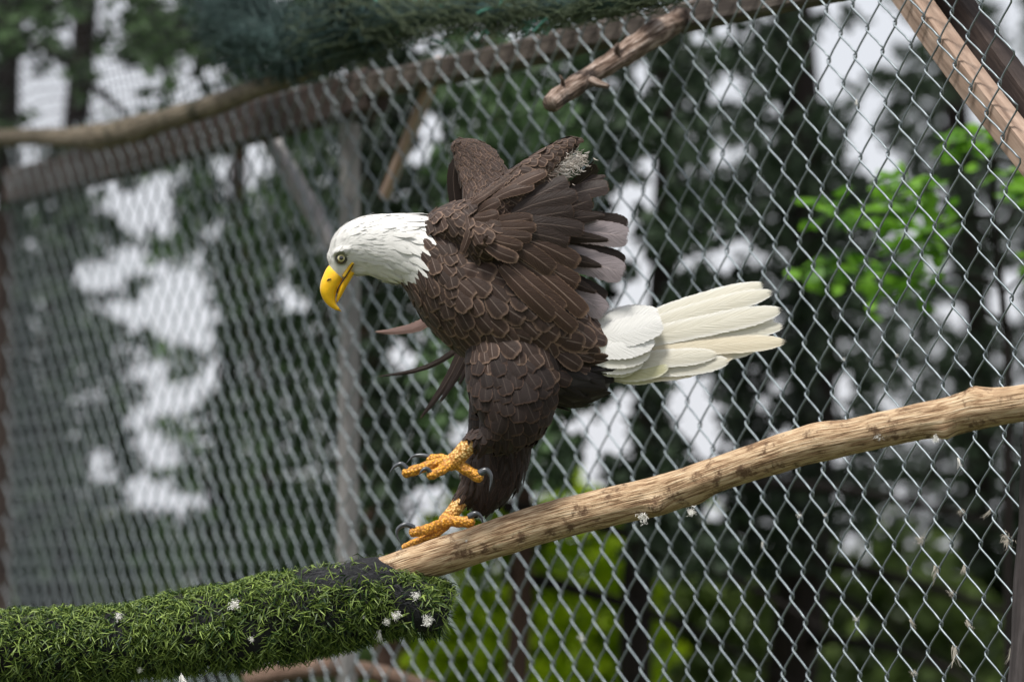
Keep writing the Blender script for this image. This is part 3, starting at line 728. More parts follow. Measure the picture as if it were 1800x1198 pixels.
def remesh(parts, vox, smooth_it):
    V = []; Fs = []
    for v, f in parts:
        b_ = len(V); V += v; Fs += [tuple(i+b_ for i in q) for q in f]
    me = bpy.data.meshes.new('tmp'); me.from_pydata(V, [], Fs)
    bm = bmesh.new(); bm.from_mesh(me); bmesh.ops.recalc_face_normals(bm, faces=bm.faces); bm.to_mesh(me); bm.free()
    o_ = bpy.data.objects.new('tmp', me); COL.objects.link(o_)
    r_ = o_.modifiers.new('r', 'REMESH'); r_.mode = 'VOXEL'; r_.voxel_size = vox
    s_ = o_.modifiers.new('s', 'SMOOTH'); s_.iterations = smooth_it; s_.factor = .5
    dg = bpy.context.evaluated_depsgraph_get(); ev = o_.evaluated_get(dg); m2 = ev.to_mesh()
    v = [Vector(x.co) for x in m2.vertices]; f_ = [tuple(p.vertices) for p in m2.polygons]
    ev.to_mesh_clear(); bpy.data.objects.remove(o_); bpy.data.meshes.remove(me)
    return v, f_
parts = [
 loft([(600, 455, 0, 29, 22), (618, 439, 0, 43, 33), (648, 430, 0, 51, 40), (690, 434, 0, 59, 46), (735, 443, 0, 66, 54), (790, 472, 0, 96, 76), (850, 512, 0, 112, 96), (910, 550, 0, 112, 100), (970, 585, 0, 92, 84), (1030, 608, 0, 54, 58), (1075, 620, 0, 38, 44)]),
 loft([(604, 456, 0, 24, 22), (596, 474, 0, 20, 17), (590, 488, 0, 12, 12)], 18),          # lores
 loft([(628, 470, 0, 16, 17), (650, 466, 0, 18, 22), (690, 476, 0, 22, 26)], 16),          # chin
 loft([(588, 446, -22, 4, 5), (600, 441, -28, 5, 6), (614, 440, -33, 4, 5)], 12), loft([(588, 446, 22, 4, 5), (600, 441, 28, 5, 6), (614, 440, 33, 4, 5)], 12),   # brows
 loft([(775, 405, 0, 38, 60), (815, 400, -10, 46, 80), (860, 420, -20, 60, 95)]),            # shoulders
 loft([(950, 640, 0, 62, 70), (1000, 665, 0, 52, 60), (1046, 668, 0, 34, 44)]),              # vent
 loft([(905, 580, -30, 84, 56), (902, 655, -46, 82, 56), (898, 712, -62, 70, 46), (882, 752, -62, 50, 36), (856, 776, -60, 22, 20)]),   # near thigh
 loft([(900, 690, 55, 74, 54), (880, 770, 62, 58, 44), (862, 835, 62, 56, 40), (852, 874, 60, 38, 28), (846, 892, 60, 20, 18)]),        # far thigh
 loft([(850, 830, 58, 34, 30), (822, 868, 58, 20, 20), (806, 886, 58, 13, 14)], 16),
 loft([(850, 775, -60, 22, 20), (832, 772, -60, 17, 17)], 14),
 loft([(835, 408, -62, 40, 32), (885, 352, -66, 34, 24), (945, 300, -58, 26, 17), (990, 262, -48, 15, 11), (1006, 250, -44, 9, 8)], 18),   # near arm
 loft([(862, 352, 62, 46, 26), (852, 315, 80, 43, 20), (838, 285, 92, 40, 17), (820, 264, 100, 31, 14), (806, 252, 104, 17, 11)], 20),      # far arm
]
bv, bf = remesh(parts, 3.2, 12)
bvh = BVHTree.FromPolygons(bv, bf)
WB = [(372, 750), (400, 747), (420, 750), (440, 738), (470, 741), (490, 722), (505, 706), (516, 688)]
def white_edge(v):
    if v <= WB[0][0]: return WB[0][1]
    for (a, ua), (b_, ub) in zip(WB, WB[1:]):
        if v <= b_: return ua + (ub-ua)*(v-a)/(b_-a)
    return 0
def is_white(u, v): return u < white_edge(v) + 2.5*math.sin(v*.9) and v < 516
cols = []
for p in bv:
    u, v, w = p
    if is_white(u, v):
        c = Vector((.68, .675, .64))
        d1 = math.hypot(u-588, v-472); d2 = math.hypot(u-601, v-454)
        c = c.lerp(Vector((.42, .42, .34)), max(0, 1-d1/17)**.7*.8); c = c.lerp(Vector((.20, .20, .14)), max(0, min(1, (15-d2)/5)))
    elif u > 1046 and v < 640: c = Vector((.8, .79, .72))
    elif v > 735: c = Vector((.022, .014, .012))
    elif u > 960 and v > 655: c = Vector((.012, .009, .008))
    else: c = Vector((.035, .021, .015))
    cols.append((*c, 1))
eagle = empty('bald_eagle', E(790, 935, 30), 'bald eagle stepping down the perch branch, wings half raised, one foot lifted', 'eagle')
obj('body', mesh('body', [E(*p) for p in bv], bf, None, True, {'region': cols}), M['body'], eagle)

# ---- feathers
RF = random.Random(21)
def feather_grid(nl, nw, prof, ragged=0, cup=.12, arch=.10, rnd=None):
    V = []; U = []; Fs = []
    for i in range(nl+1):
        t_ = math.sin(i/nl*math.pi/2); w_ = prof(t_)
        for k in range(nw+1):
            x = 2*k/nw-1
            jag = (rnd.uniform(-ragged, ragged*.5) if rnd and abs(x) > .9 else 0) if i < nl else (rnd.uniform(-ragged, 0)*1.2 if rnd else 0)
            V.append((t_+(jag if i == nl else 0), (x*w_*.5)*(1+jag), -cup*w_*x*x - arch*(t_-.35)**2)); U.append((k/nw, t_))
    for i in range(nl):
        for k in range(nw): Fs.append((i*(nw+1)+k, i*(nw+1)+k+1, (i+1)*(nw+1)+k+1, (i+1)*(nw+1)+k))
    return V, U, Fs
def prof_round(t_): return .34+.66*math.sin(min(1, t_/.62)*math.pi/2) if t_ < .62 else max(.05, math.sqrt(max(0, 1-((t_-.62)/.381)**2)))
def prof_lance(t_): return .5+.5*math.sin(min(1, t_/.45)*math.pi/2) if t_ < .45 else max(.06, 1-((t_-.45)/.57)**1.8)
def prof_flight(t_): return .45+.55*math.sin(min(1, t_/.5)*math.pi/2) if t_ < .82 else max(.06, math.sqrt(max(0, 1-((t_-.82)/.1803)**2)))
GU = [  # (u, v, du, dv, length)
 (640, 400, 1, .02, 24), (600, 420, .75, -.5, 13), (586, 440, .4, -.8, 9), (640, 450, 1, .12, 22), (700, 390, 1, .05, 30), (700, 470, 1, .35, 28), (640, 485, 1, .15, 18), (610, 480, .9, .3, 9),
 (765, 420, .55, .8, 30), (800, 380, .6, .7, 32), (755, 500, .5, .87, 32), (800, 560, .5, .87, 38), (785, 600, .55, .83, 34), (850, 500, .75, .66, 50), (900, 560, .9, .45, 52), (940, 520, .88, .48, 50),
 (840, 630, .25, .97, 32), (832, 680, .05, 1, 30), (900, 650, .25, .97, 36), (900, 720, .1, 1, 40), (950, 640, .6, .8, 42), (1000, 600, .95, .3, 44), (955, 730, .35, .94, 42), (1020, 690, .93, .36, 44), (1040, 640, .95, .1, 34),
 (880, 765, -.1, 1, 34), (845, 770, -.5, .85, 20), (860, 850, -.1, 1, 28), (820, 870, -.45, .9, 20), (870, 800, .05, 1, 34), (900, 400, .95, .2, 36), (950, 320, .85, .1, 24), (1000, 255, .8, .1, 16),
 (830, 290, .55, .65, 13), (815, 255, .7, .4, 10), (860, 320, .5, .7, 15), (850, 350, .4, .8, 18)]
def guide(u, v):
    X = Y = L = W = 0
    for (a, b_, x, y, l) in GU:
        k = 1/((u-a)**2+(v-b_)**2+120)**1.6; X += x*k; Y += y*k; L += l*k; W += k
    return X/W, Y/W, L/W
protos = {}
def variants(key, prof, nl, nw, ragged, cup, arch, aspect, mat, cnt=5):
    ms = []
    for i in range(cnt):
        V, U, Fs = feather_grid(nl, nw, lambda t_: prof(t_)*aspect, ragged, cup, arch, RF)
        ms.append((V, U, Fs))
    protos[key] = ms
variants('contour', prof_round, 8, 4, .06, .09, .12, .78, None)
variants('lance', prof_lance, 5, 2, .03, .2, .14, .34, None)
variants('hackle', prof_lance, 5, 2, .03, .06, .03, .26, None)
shared = {}
def shared_mesh(key, i, mat):
    k = (key, i, mat)
    if k not in shared:
        V, U, Fs = protos[key][i]; me = mesh('contour_feather', V, Fs, U, True, {'tone': [0.0]*len(V)}); me.materials.append(M[mat]); shared[k] = me
    return shared[k]
# even sampling of the whole skin, both flanks
tri = []; area = []
for f_ in bf:
    a, b_, c = bv[f_[0]], bv[f_[1]], bv[f_[2]]; tri.append(f_); ar = (b_-a).cross(c-a).length*(1 if len(f_) == 4 else .5); area.append(ar)
area = np.array(area); cdf = np.cumsum(area)/area.sum()
rs = np.random.RandomState(5); picks = np.searchsorted(cdf, rs.rand(46000))
grid = {}; spots = []
for idx in picks:
    f_ = tri[idx]; wts = [RF.random() for _ in f_]; sw = sum(wts); p = sum((bv[i]*x for i, x in zip(f_, wts)), Vector())/sw
    u, v, w = p; white = is_white(u, v); gx, gy, L = guide(u, v)
    if white and (math.hypot(u-601, v-454) < 15 or (u < 612 and v > 462) or math.hypot(u-592, v-474) < 17): continue
    if not white and u > 1050: continue
    if not white and w > 45 and v < 365 and u < 900: L *= 1.0
    rad_ = L*(.20 if white else .45); g = 12; kx, ky, kz = int(u//g), int(v//g), int(w//g); ok = True; rg = int(rad_//g)+1
    for a in range(kx-rg, kx+rg+1):
        for b_ in range(ky-rg, ky+rg+1):
            for c in range(kz-rg, kz+rg+1):
                for q in grid.get((a, b_, c), ()):
                    if (q-p).length_squared < rad_*rad_: ok = False; break
                if not ok: break
            if not ok: break
        if not ok: break
    if not ok: continue
    grid.setdefault((kx, ky, kz), []).append(p)
    hit, nrm, _, _ = bvh.find_nearest(p)
    if nrm is None: continue
    spots.append((p, nrm, gx, gy, L, white))
stuff = {}; single = []
for (p, nrm, gx, gy, L, white) in spots:
    u, v, w = p
    d = Vector((gx, gy, 0)); d = d - nrm*d.dot(nrm)
    if d.length < .05: d = Vector((gx, gy, .4)) - nrm*Vector((gx, gy, .4)).dot(nrm)
    d.normalize()
    j = RF.gauss(0, .20 if not white else .08); d = (d + nrm.cross(d)*j).normalized()
    y = nrm.cross(d)
    tilt = .085+RF.uniform(-.03, .06) if not white else (.022+RF.uniform(-.012, .025) if RF.random() < .82 else RF.uniform(.06, .16))
    dx = (d*math.cos(tilt)+nrm*math.sin(tilt)).normalized(); nz = dx.cross(y)
    key = 'hackle' if white else 'lance' if ((v > 770) or (u > 985 and v > 655) or (v < 520 and u < 760 and RF.random() < .5)) else 'contour'
    if white: mat = 'f_white'
    elif u > 985 and v > 655 or (v > 700 and u > 985): mat = 'f_black'
    elif v+RF.gauss(0, 22) > 640 and u > 815: mat = 'f_dark'
    elif v > 360 and u > 960 and v < 470: mat = 'f_flight'
    else: mat = 'f_brown'
    sc_ = L*RF.uniform(.82, 1.20)*(1.25 if key == 'lance' else 1.12)*(1.35 if white and u > white_edge(v)-42 else 1)
    org = p - d*sc_*.42 + nrm*(1.2 if not white else .3)
    facing = -nrm.z
    single.append((facing*sc_*(0 if white else 1), key, mat, org, dx, y, nz, sc_, white))
single.sort(key=lambda q: -q[0])
ns = 0
for (k, key, mat, org, dx, y, nz, s_, white) in single:
    vi = RF.randrange(5)
    if not white and k > 0 and ns < 290:
        o_ = bpy.data.objects.new('contour_feather', shared_mesh(key, vi, mat)); COL.objects.link(o_)
        X, Y, Z = Edir(*dx), Edir(*y), Edir(*nz); sc3 = s_*S
        mw = Matrix(((X.x*sc3, Y.x*sc3, Z.x*sc3, 0), (X.y*sc3, Y.y*sc3, Z.y*sc3, 0), (X.z*sc3, Y.z*sc3, Z.z*sc3, 0), (0, 0, 0, 1)))
        mw.translation = E(*org); o_.parent = eagle; o_.matrix_parent_inverse = Matrix.Translation(-eagle.location); o_.matrix_basis = mw; ns += 1
    else:
        V, U, Fs = protos[key][vi]
        stuff.setdefault(mat, MB()).add([E(*(org+dx*(a*s_)+y*(b_*s_)+nz*(c*s_))) for a, b_, c in V], Fs, list(U), RF.random())
for mat, mb in stuff.items():
    mb.build({'f_white': 'head_feathers', 'f_black': 'vent_feathers', 'f_dark': 'leg_feathers', 'f_flight': 'under_wing_feathers'}.get(mat, 'small_feathers'), M[mat], eagle, kind='stuff')

def long_feather(name, pts, width, mat, face=(0, 0, -1), prof=prof_flight, roll=0.0, cup=.035, nl=12, nw=4, parent=None):
    """a quill feather along a curve of (u, v, w) points; its upper side looks towards 'face'"""
    dense = [Vector(p) for p in catmull(pts, 24)]; n_ = nl; V = []; U = []; Fs = []; ts = [min(1, (i/nl)*1.25-.25*(i/nl)**5) if i < nl else 1 for i in range(nl+1)]
    ts = [math.sin(i/nl*math.pi/2)**.85 for i in range(nl+1)]; pa = []
    for t_ in ts:
        x = t_*(len(dense)-1); i_ = min(len(dense)-2, int(x)); pa.append(dense[i_].lerp(dense[i_+1], x-i_))
    for i, p in enumerate(pa):
        t_ = (pa[min(i+1, n_)]-pa[max(i-1, 0)]).normalized(); f_ = Vector(face); f_ = (f_-t_*f_.dot(t_)).normalized(); s = t_.cross(f_)
        s2 = s*math.cos(roll)+f_*math.sin(roll); f2 = f_*math.cos(roll)-s*math.sin(roll); w_ = prof(ts[i])*width
        for k in range(nw+1):
            x = 2*k/nw-1
            q = p+s2*(x*w_*.5)-f2*(cup*w_*x*x)+f2*(.9 if abs(x) < .01 else 0)
            q = q+Vector((RF.uniform(-.4, .4), RF.uniform(-.4, .4), 0))*(abs(x) > .9)
            V.append(E(*q)); U.append((k/nw, ts[i]))
    for i in range(n_):
        for k in range(nw): Fs.append((i*(nw+1)+k, i*(nw+1)+k+1, (i+1)*(nw+1)+k+1, (i+1)*(nw+1)+k))
    return obj(name, mesh(name, V, Fs, U, True, {'tone': [RF.random()]*len(V)}), M[mat], parent or eagle)
LF = long_feather
# near wing: flight feathers fanned to the right, lower ones drawn over the upper
fl = [  # base, mid, tip, width, material, roll
 ((925, 380, -40), (1000, 335, -38), (1052, 293, -30), 30, 'f_flight', -.6),
 ((920, 385, -45), (1000, 345, -46), (1071, 328, -44), 34, 'f_flight', .5),
 ((910, 400, -40), (985, 372, -48), (1042, 352, -50), 40, 'f_flight', .3),
 ((915, 398, -36), (985, 362, -40), (1036, 338, -40), 34, 'f_flight', .1),
 ((900, 400, -28), (1010, 390, -34), (1106, 402, -40), 46, 'f_flight', .15),
 ((905, 405, -34), (1005, 405, -42), (1107, 418, -48), 48, 'f_grey', .25),
 ((895, 425, -26), (1000, 440, -34), (1100, 466, -38), 46, 'f_flight', .15),
 ((900, 430, -32), (1000, 452, -42), (1099, 482, -48), 50, 'f_grey', .25),
 ((905, 455, -26), (985, 490, -32), (1066, 530, -36), 44, 'f_flight', .1),
 ((905, 460, -30), (985, 500, -40), (1066, 552, -44), 46, 'f_grey', .2),
 ((905, 470, -28), (970, 512, -36), (1048, 566, -40), 40, 'f_flight', .1),
 ((900, 475, -34), (960, 520, -44), (1030, 566, -50), 36, 'f_grey', .2),
]
fl += [((915, 392, -30), (990, 340, -28), (1046, 282, -22), 20, 'f_flight', -.9), ((925, 385, -34), (1005, 330, -34), (1066, 310, -30), 22, 'f_flight', .4), ((905, 412, -44), (990, 388, -52), (1064, 380, -52), 26, 'f_flight', .2),
       ((900, 420, -44), (990, 416, -52), (1072, 424, -52), 22, 'f_flight', .1), ((900, 440, -44), (985, 452, -52), (1060, 470, -52), 24, 'f_flight', .1), ((905, 462, -46), (980, 486, -54), (1050, 516, -54), 24, 'f_flight', .1)]
for a, m_, c, w_, mt, rl in fl: LF('flight_feather', [a, m_, c], w_*(1 if w_ > 28 else 1.25), mt, (0, .2, -1), roll=rl, prof=prof_flight if w_ > 28 else prof_lance)
cv = [
 ((860, 385, -80), (930, 352, -82), (1000, 318, -72), 32, 'f_flight', .3), ((868, 392, -84), (940, 362, -88), (1016, 344, -80), 30, 'f_flight', .2),
 ((866, 400, -86), (940, 384, -90), (1010, 372, -82), 32, 'f_flight', .1), ((870, 400, -90), (950, 396, -94), (1028, 406, -84), 32, 'f_flight', .2), ((860, 408, -92), (930, 412, -98), (1002, 428, -88), 34, 'f_flight', .1),
 ((880, 412, -94), (950, 432, -96), (1019, 466, -82), 36, 'f_covert', .15), ((866, 420, -98), (925, 444, -104), (974, 480, -94), 36, 'f_covert', .1),
 ((890, 432, -92), (960, 470, -92), (1018, 502, -80), 36, 'f_covert', .1), ((900, 450, -94), (965, 495, -94), (1031, 556, -80), 36, 'f_covert', .12),
 ((890, 460, -98), (940, 505, -100), (992, 548, -88), 34, 'f_covert', .1), ((880, 470, -104), (930, 520, -106), (975, 562, -94), 34, 'f_covert', .05), ((920, 500, -100), (970, 545, -96), (1012, 582, -84), 30, 'f_covert', .05),
 ((850, 395, -96), (890, 392, -104), (938, 386, -98), 28, 'f_covert', .1), ((850, 400, -100), (895, 404, -108), (944, 402, -102), 28, 'f_covert', .1), ((850, 410, -104), (895, 418, -112), (936, 420, -106), 26, 'f_covert', .1),
 ((845, 415, -106), (880, 428, -114), (920, 436, -110), 26, 'f_covert', .05), ((846, 425, -108), (878, 446, -116), (912, 458, -112), 28, 'f_brown', .05), ((840, 378, -92), (858, 366, -100), (880, 356, -96), 24, 'f_covert', .2),
 ((835, 385, -98), (856, 384, -106), (878, 378, -102), 24, 'f_covert', .2), ((838, 392, -100), (862, 398, -108), (884, 400, -106), 22, 'f_covert', .2), ((822, 380, -92), (826, 410, -102), (812, 450, -104), 16, 'f_covert', .1),
 ((880, 345, -92), (920, 322, -88), (962, 304, -76), 24, 'f_covert', .3), ((862, 356, -94), (900, 338, -94), (940, 330, -86), 24, 'f_covert', .3)]
for a, m_, c, w_, mt, rl in cv: LF('wing_covert', [a, m_, c], w_, mt, (0, .1, -1), roll=rl, prof=prof_round if w_ < 30 else prof_flight)
# leading edge of the near wing: small tan marginal coverts and the pale down below the wrist
for i in range(26):
    f_ = i/25; u = 838+172*f_; v = 352-104*f_-8*math.sin(f_*3.1); w = -88+50*f_
    LF('marginal_covert', [(u-8, v+9, w-6), (u+4, v+1, w-9), (u+20-4*f_, v-7+10*f_, w-6)], 15-4*f_, 'f_covert', (0, -.3, -1), prof=prof_round, nl=6, nw=2)
wd = MB()
for i in range(1100):
    f_ = RF.random(); u = 930+90*f_+RF.gauss(0, 9); v = 322-42*f_+RF.gauss(0, 8); w = -70+24*f_+RF.uniform(-6, 3)
    d = Vector((.7+RF.gauss(0, .35), -.1+RF.gauss(0, .5), -.35+RF.gauss(0, .25))).normalized(); L = RF.uniform(5, 13); s = d.cross(Vector((0, 0, 1))).normalized()*RF.uniform(.3, .7)
    p = Vector((u, v, w)); e = p+d*L; m_ = p+d*L*.5+Vector((0, 1, -2))
    wd.add([E(*(p-s)), E(*(p+s)), E(*(m_-s)), E(*(m_+s)), E(*(e-s*.3)), E(*(e+s*.3))], [(0, 1, 3, 2), (2, 3, 5, 4)], None, RF.random()*.4+(.5 if f_ > .45 else 0))
m, t, b, o = newmat('under_wing_down'); a = attr(t, 'tone'); t.links.new(ramp(t, a.outputs['Fac'], [(.2, (.10, .07, .055)), (.55, (.34, .29, .25)), (.9, (.62, .58, .54))]), b.inputs['Base Color']); b.inputs['Roughness'].default_value = .9
wd.build('under_wing_down', m, eagle, kind='stuff')
# far wing: primaries hanging behind the breast
for pts_, w_, mt in (([(812, 262, 112), (795, 300, 120), (806, 380, 130), (850, 470, 136)], 26, 'f_flight'), ([(800, 300, 124), (850, 480, 140), (800, 640, 140), (733, 742, 130)], 24, 'f_flight'), ([(806, 300, 122), (860, 480, 136), (820, 620, 136), (768, 714, 126)], 24, 'f_flight'),
                     ([(812, 300, 120), (866, 480, 134), (838, 600, 132), (803, 682, 122)], 22, 'f_flight'), ([(830, 330, 120), (840, 480, 130), (750, 562, 140), (700, 580, 146), (652, 583, 150)], 22, 'f_pink'), ([(850, 420, 120), (850, 560, 130), (760, 640, 150), (655, 664, 165)], 13, 'f_flight'),
                     ([(830, 300, 112), (870, 400, 124), (880, 520, 130)], 40, 'f_flight'), ([(850, 310, 108), (890, 400, 118), (900, 520, 124)], 40, 'f_flight')):
    LF('primary_feather', pts_, w_, mt, (-.2, 0, -1), prof=prof_lance, nl=15)
# tail: feathers from the rump, upper side and spread tips
tl = [  # base, mid, tip, width, material
 ((1052, 612, 22), (1200, 560, 26), (1330, 512, 26), 40, 'f_tail'), ((1050, 596, 8), (1200, 540, 10), (1346, 499, 8), 34, 'f_tail'), ((1050, 606, 2), (1200, 556, 2), (1361, 512, -2), 36, 'f_tail'),
 ((1050, 612, 14), (1210, 588, 16), (1366, 562, 12), 44, 'f_tail'), ((1050, 612, -4), (1210, 578, -6), (1376, 544, -10), 40, 'f_tail'), ((1052, 622, -2), (1210, 600, -4), (1380, 572, -8), 34, 'f_tail'),
 ((1052, 628, -8), (1210, 610, -11), (1383, 600, -14), 34, 'f_buff'), ((1054, 634, 0), (1190, 622, -2), (1330, 612, -4), 40, 'f_tail'), ((1056, 640, -6), (1180, 632, -9), (1292, 622, -12), 44, 'f_buff'), ((1058, 646, -12), (1170, 645, -16), (1282, 634, -18), 36, 'f_tail'),
 ((1058, 650, -8), (1150, 654, -12), (1240, 644, -14), 34, 'f_buff'), ((1060, 656, -4), (1120, 662, -6), (1180, 650, -8), 30, 'f_olive'), ((1058, 650, -18), (1110, 655, -22), (1176, 642, -22), 34, 'f_olive'), ((1056, 638, -16), (1140, 632, -19), (1262, 622, -18), 34, 'f_tail')]
def prof_tail(t_): return (.5+.5*math.sin(min(1, t_/.55)*math.pi/2))*(1 if t_ < .68 else max(.05, 1-((t_-.68)/.335)**2.4))
for i, (a, m_, c, w_, mt) in enumerate(tl): LF('tail_feather', [a, m_, c], w_*1.06, mt, (.05, -.25, -1), cup=.025, nl=16, prof=prof_tail)
tcv = [((1026, 586, -26), (1090, 566, -34), (1160, 552, -20), 52, 'f_white'), ((1026, 598, -36), (1090, 586, -43), (1166, 566, -28), 58, 'f_white'), ((1026, 612, -40), (1085, 606, -46), (1150, 592, -32), 58, 'f_white'), ((1030, 624, -38), (1084, 624, -44), (1142, 612, -31), 54, 'f_tail'), ((1032, 634, -36), (1080, 638, -41), (1130, 630, -30), 46, 'f_tail'),
       ((1026, 576, -8), (1085, 558, -10), (1140, 546, 0), 40, 'f_white'), ((1040, 642, -33), (1078, 648, -37), (1116, 644, -30), 34, 'f_olive'), ((1030, 580, 20), (1085, 562, 26), (1145, 552, 30), 44, 'f_white')]
for a, m_, c, w_, mt in tcv: LF('tail_covert', [a, m_, c], w_, mt, (0, -.2, -1), cup=.03, prof=prof_round, nl=9)
for a, c, w_, mt in (((985, 590, -62), (1036, 588, -50), 28, 'f_brown'), ((985, 602, -66), (1040, 612, -54), 30, 'f_brown'), ((975, 616, -70), (1022, 646, -60), 34, 'f_brown'), ((1005, 620, -60), (1046, 632, -48), 20, 'f_brown'), ((995, 580, -58), (1042, 578, -40), 22, 'f_brown'),
                     ((1020, 648, -40), (1092, 652, -36), 16, 'f_black'), ((1030, 656, -38), (1134, 634, -32), 8, 'f_black'), ((1020, 660, -34), (1080, 668, -28), 18, 'f_black'), ((1025, 652, -44), (1110, 648, -36), 8, 'f_black')):
    LF('rump_covert', [a, tuple((x+y)/2 for x, y in zip(a, (c[0], c[1]-2, c[2]-8))), c], w_, mt, (0, -.1, -1), prof=prof_round, nl=6)

# ---- beak, eye
def profile_loft(secs, tip, n=16):
    V = []; Fs = []
    for (ou, ov, iu, iv, rw) in secs:
        cu, cv_, hu, hv = (ou+iu)/2, (ov+iv)/2, (ou-iu)/2, (ov-iv)/2
        for k in range(n):
            a = 2*math.pi*k/n; c, s = math.cos(a), math.sin(a)
            V.append(E(cu+hu*c, cv_+hv*c, rw*math.copysign(abs(s)**.85, s)))
    for i in range(len(secs)-1):
        for k in range(n): Fs.append((i*n+k, i*n+(k+1) % n, (i+1)*n+(k+1) % n, (i+1)*n+k))
    V.append(E(*tip)); e = (len(secs)-1)*n
    for k in range(n): Fs.append((e+k, e+(k+1) % n, len(V)-1))
    Fs.append(tuple(range(n-1, -1, -1))); return V, Fs
up_ = catmull([(580, 464, 606, 480, 12), (573, 473, 604, 487, 15), (568, 484, 600, 496, 16), (563.5, 497, 596, 505, 15), (562.5, 510, 592, 513, 13), (566, 522, 590, 521, 10.5), (573, 533, 590, 528, 8), (582, 540.5, 592, 535, 5.4), (590, 544.5, 595.5, 540, 3)], 4)
V, Fs = profile_loft(up_, (601, 548, 0)); beak = obj('beak', mesh('beak', V, Fs), M['beak'], eagle)
lo_ = catmull([(612, 474, 624, 480, 14.5), (604, 490, 614, 496, 12.5), (597, 504, 606, 510, 10), (593, 516, 600, 521, 7), (591, 526, 595, 529, 4)], 4)
V, Fs = profile_loft(lo_, (591.5, 533, 0)); obj('lower_mandible', mesh('lower_mandible', V, Fs), M['beak'], beak)
def on_skin(u, v, lift=0, bv_=None):
    h = (bv_ or bvh).ray_cast(Vector((u, v, -400)), Vector((0, 0, 1))); return (u, v, (h[0].z if h[0] else -15)-lift)
for sgn in (-1, 1):
    g = [on_skin(u, v, 1) for u, v in ((622, 462), (617, 469), (611, 478), (605, 487))]; g = [(u, v, min(w, -14)) for u, v, w in g]
    V, Fs, U = tube([E(u, v, -w*sgn if sgn > 0 else w) for u, v, w in catmull(g, 4)], [x*S for x in (2, 2.8, 3.2, 3.5, 3.8, 4, 4.2, 4.3, 4.3, 4.3, 4.2, 4, 3.6)], 10); obj('gape', mesh('gape', V, Fs), M['beak'], beak)
    V, Fs, U = tube([E(u, v, w*-sgn) for u, v, w in catmull([(622.5, 464, -25), (615, 476, -20.5), (606.5, 489, -16.8), (599, 500, -14.6), (594, 509, -12.6), (592.5, 515, -10)], 4)], [x*S for x in [.5]+[1.15]*19+[.5]], 8); obj('mouth_line', mesh('mouth_line', V, Fs), M['mouth'], beak)  # mouth line: dark tube that paints in the shade of the gap between mandibles
    V, Fs, U = tube([E(u, v, w*-sgn) for u, v, w in ((575.5, 493.5, -14.3), (579, 491, -15.6), (583, 490.5, -16.2))], [.9*S, 1.7*S, .8*S], 8); obj('nostril', mesh('nostril', V, Fs), M['nostril'], beak)
bm = bmesh.new(); bmesh.ops.create_uvsphere(bm, u_segments=28, v_segments=18, radius=EYE_R); em = bpy.data.meshes.new('eye'); bm.to_mesh(em); bm.free()
em.polygons.foreach_set('use_smooth', [True]*len(em.polygons)); em.materials.append(M['eye'])
ew = on_skin(601, 454)[2]
for sgn in (-1, 1):
    e_ = bpy.data.objects.new('eye', em); COL.objects.link(e_); e_.parent = eagle; e_.matrix_parent_inverse = Matrix.Translation(-eagle.location); e_.location = E(601, 454.5, (abs(ew)-2.2)*sgn); e_.rotation_euler = (0, 0, 0) if sgn < 0 else (0, 0, math.pi)
    # lid ring
    V, Fs, U = tube([E(601+9.6*math.cos(a), 454.5+8.4*math.sin(a), (abs(ew)+.6+1.2*math.cos(a))*sgn) for a in [2*math.pi*i/28 for i in range(29)]], 1.5*S, 8, False)
    obj('eyelid', mesh('eyelid', V, Fs), plain('eyelid_skin%d' % sgn, (.05, .048, .03), .5), eagle)

# ---- feet
def foot(segs, tone_of):
    ps = []
    for sg in segs: ps.append(loft([(u, v, w, r, r) for u, v, w, r in sg], 12, 5))
    v, f_ = remesh(ps, 1.25, 3)
    # plated toes: rings of scutes
    return obj('foot', mesh('foot', [E(*p) for p in v], f_, None, True, {'tone': [tone_of(p) for p in v]}), M['foot'], eagle)
def talon(pts, r, ft):
    pa = catmull(pts, 5); n_ = len(pa)
    V, Fs, U = tube([E(*p) for p in pa], [max(.35, r*(1-(i/(n_-1))**1.4))*S for i in range(n_)], 10); obj('talon', mesh('talon', V, Fs), M['talon'], ft)
def knob(path, r):      # toe with bulging joints
    pa = catmull([(u, v, w, r) for u, v, w in path], 5); return [(u, v, w, rr*.92*(1+.06*math.sin(i*1.7))) for i, (u, v, w, rr) in enumerate(pa)]
f1 = foot([[(846, 766, -60, 15), (825, 781, -61, 15.5), (806, 801, -62, 14.5), (793, 812, -62, 15)], knob([(792, 811, -66), (768, 812, -74), (742, 820, -82), (716, 828, -88)], 10), knob([(792, 808, -56), (775, 804, -48), (756, 806, -44)], 9.5),
            knob([(792, 814, -72), (776, 824, -88), (758, 832, -98)], 9.5), knob([(798, 811, -60), (820, 823, -62), (843, 837, -64)], 11)], lambda p: max(0, min(1, (p.x-770)/50))*max(0, min(1, (812-p.y)/20+.3)))
talon([(718, 822, -88), (708, 812, -89), (696, 817, -90), (687, 828, -90)], 5.2, f1); talon([(756, 802, -44), (744, 799, -44), (728, 800, -44), (715, 813, -45)], 5.4, f1)
talon([(759, 827, -99), (752, 820, -103), (744, 823, -106), (738, 833, -107)], 4.8, f1); talon([(843, 830, -66), (856, 824, -68), (864, 838, -70), (860, 862, -71)], 7, f1)
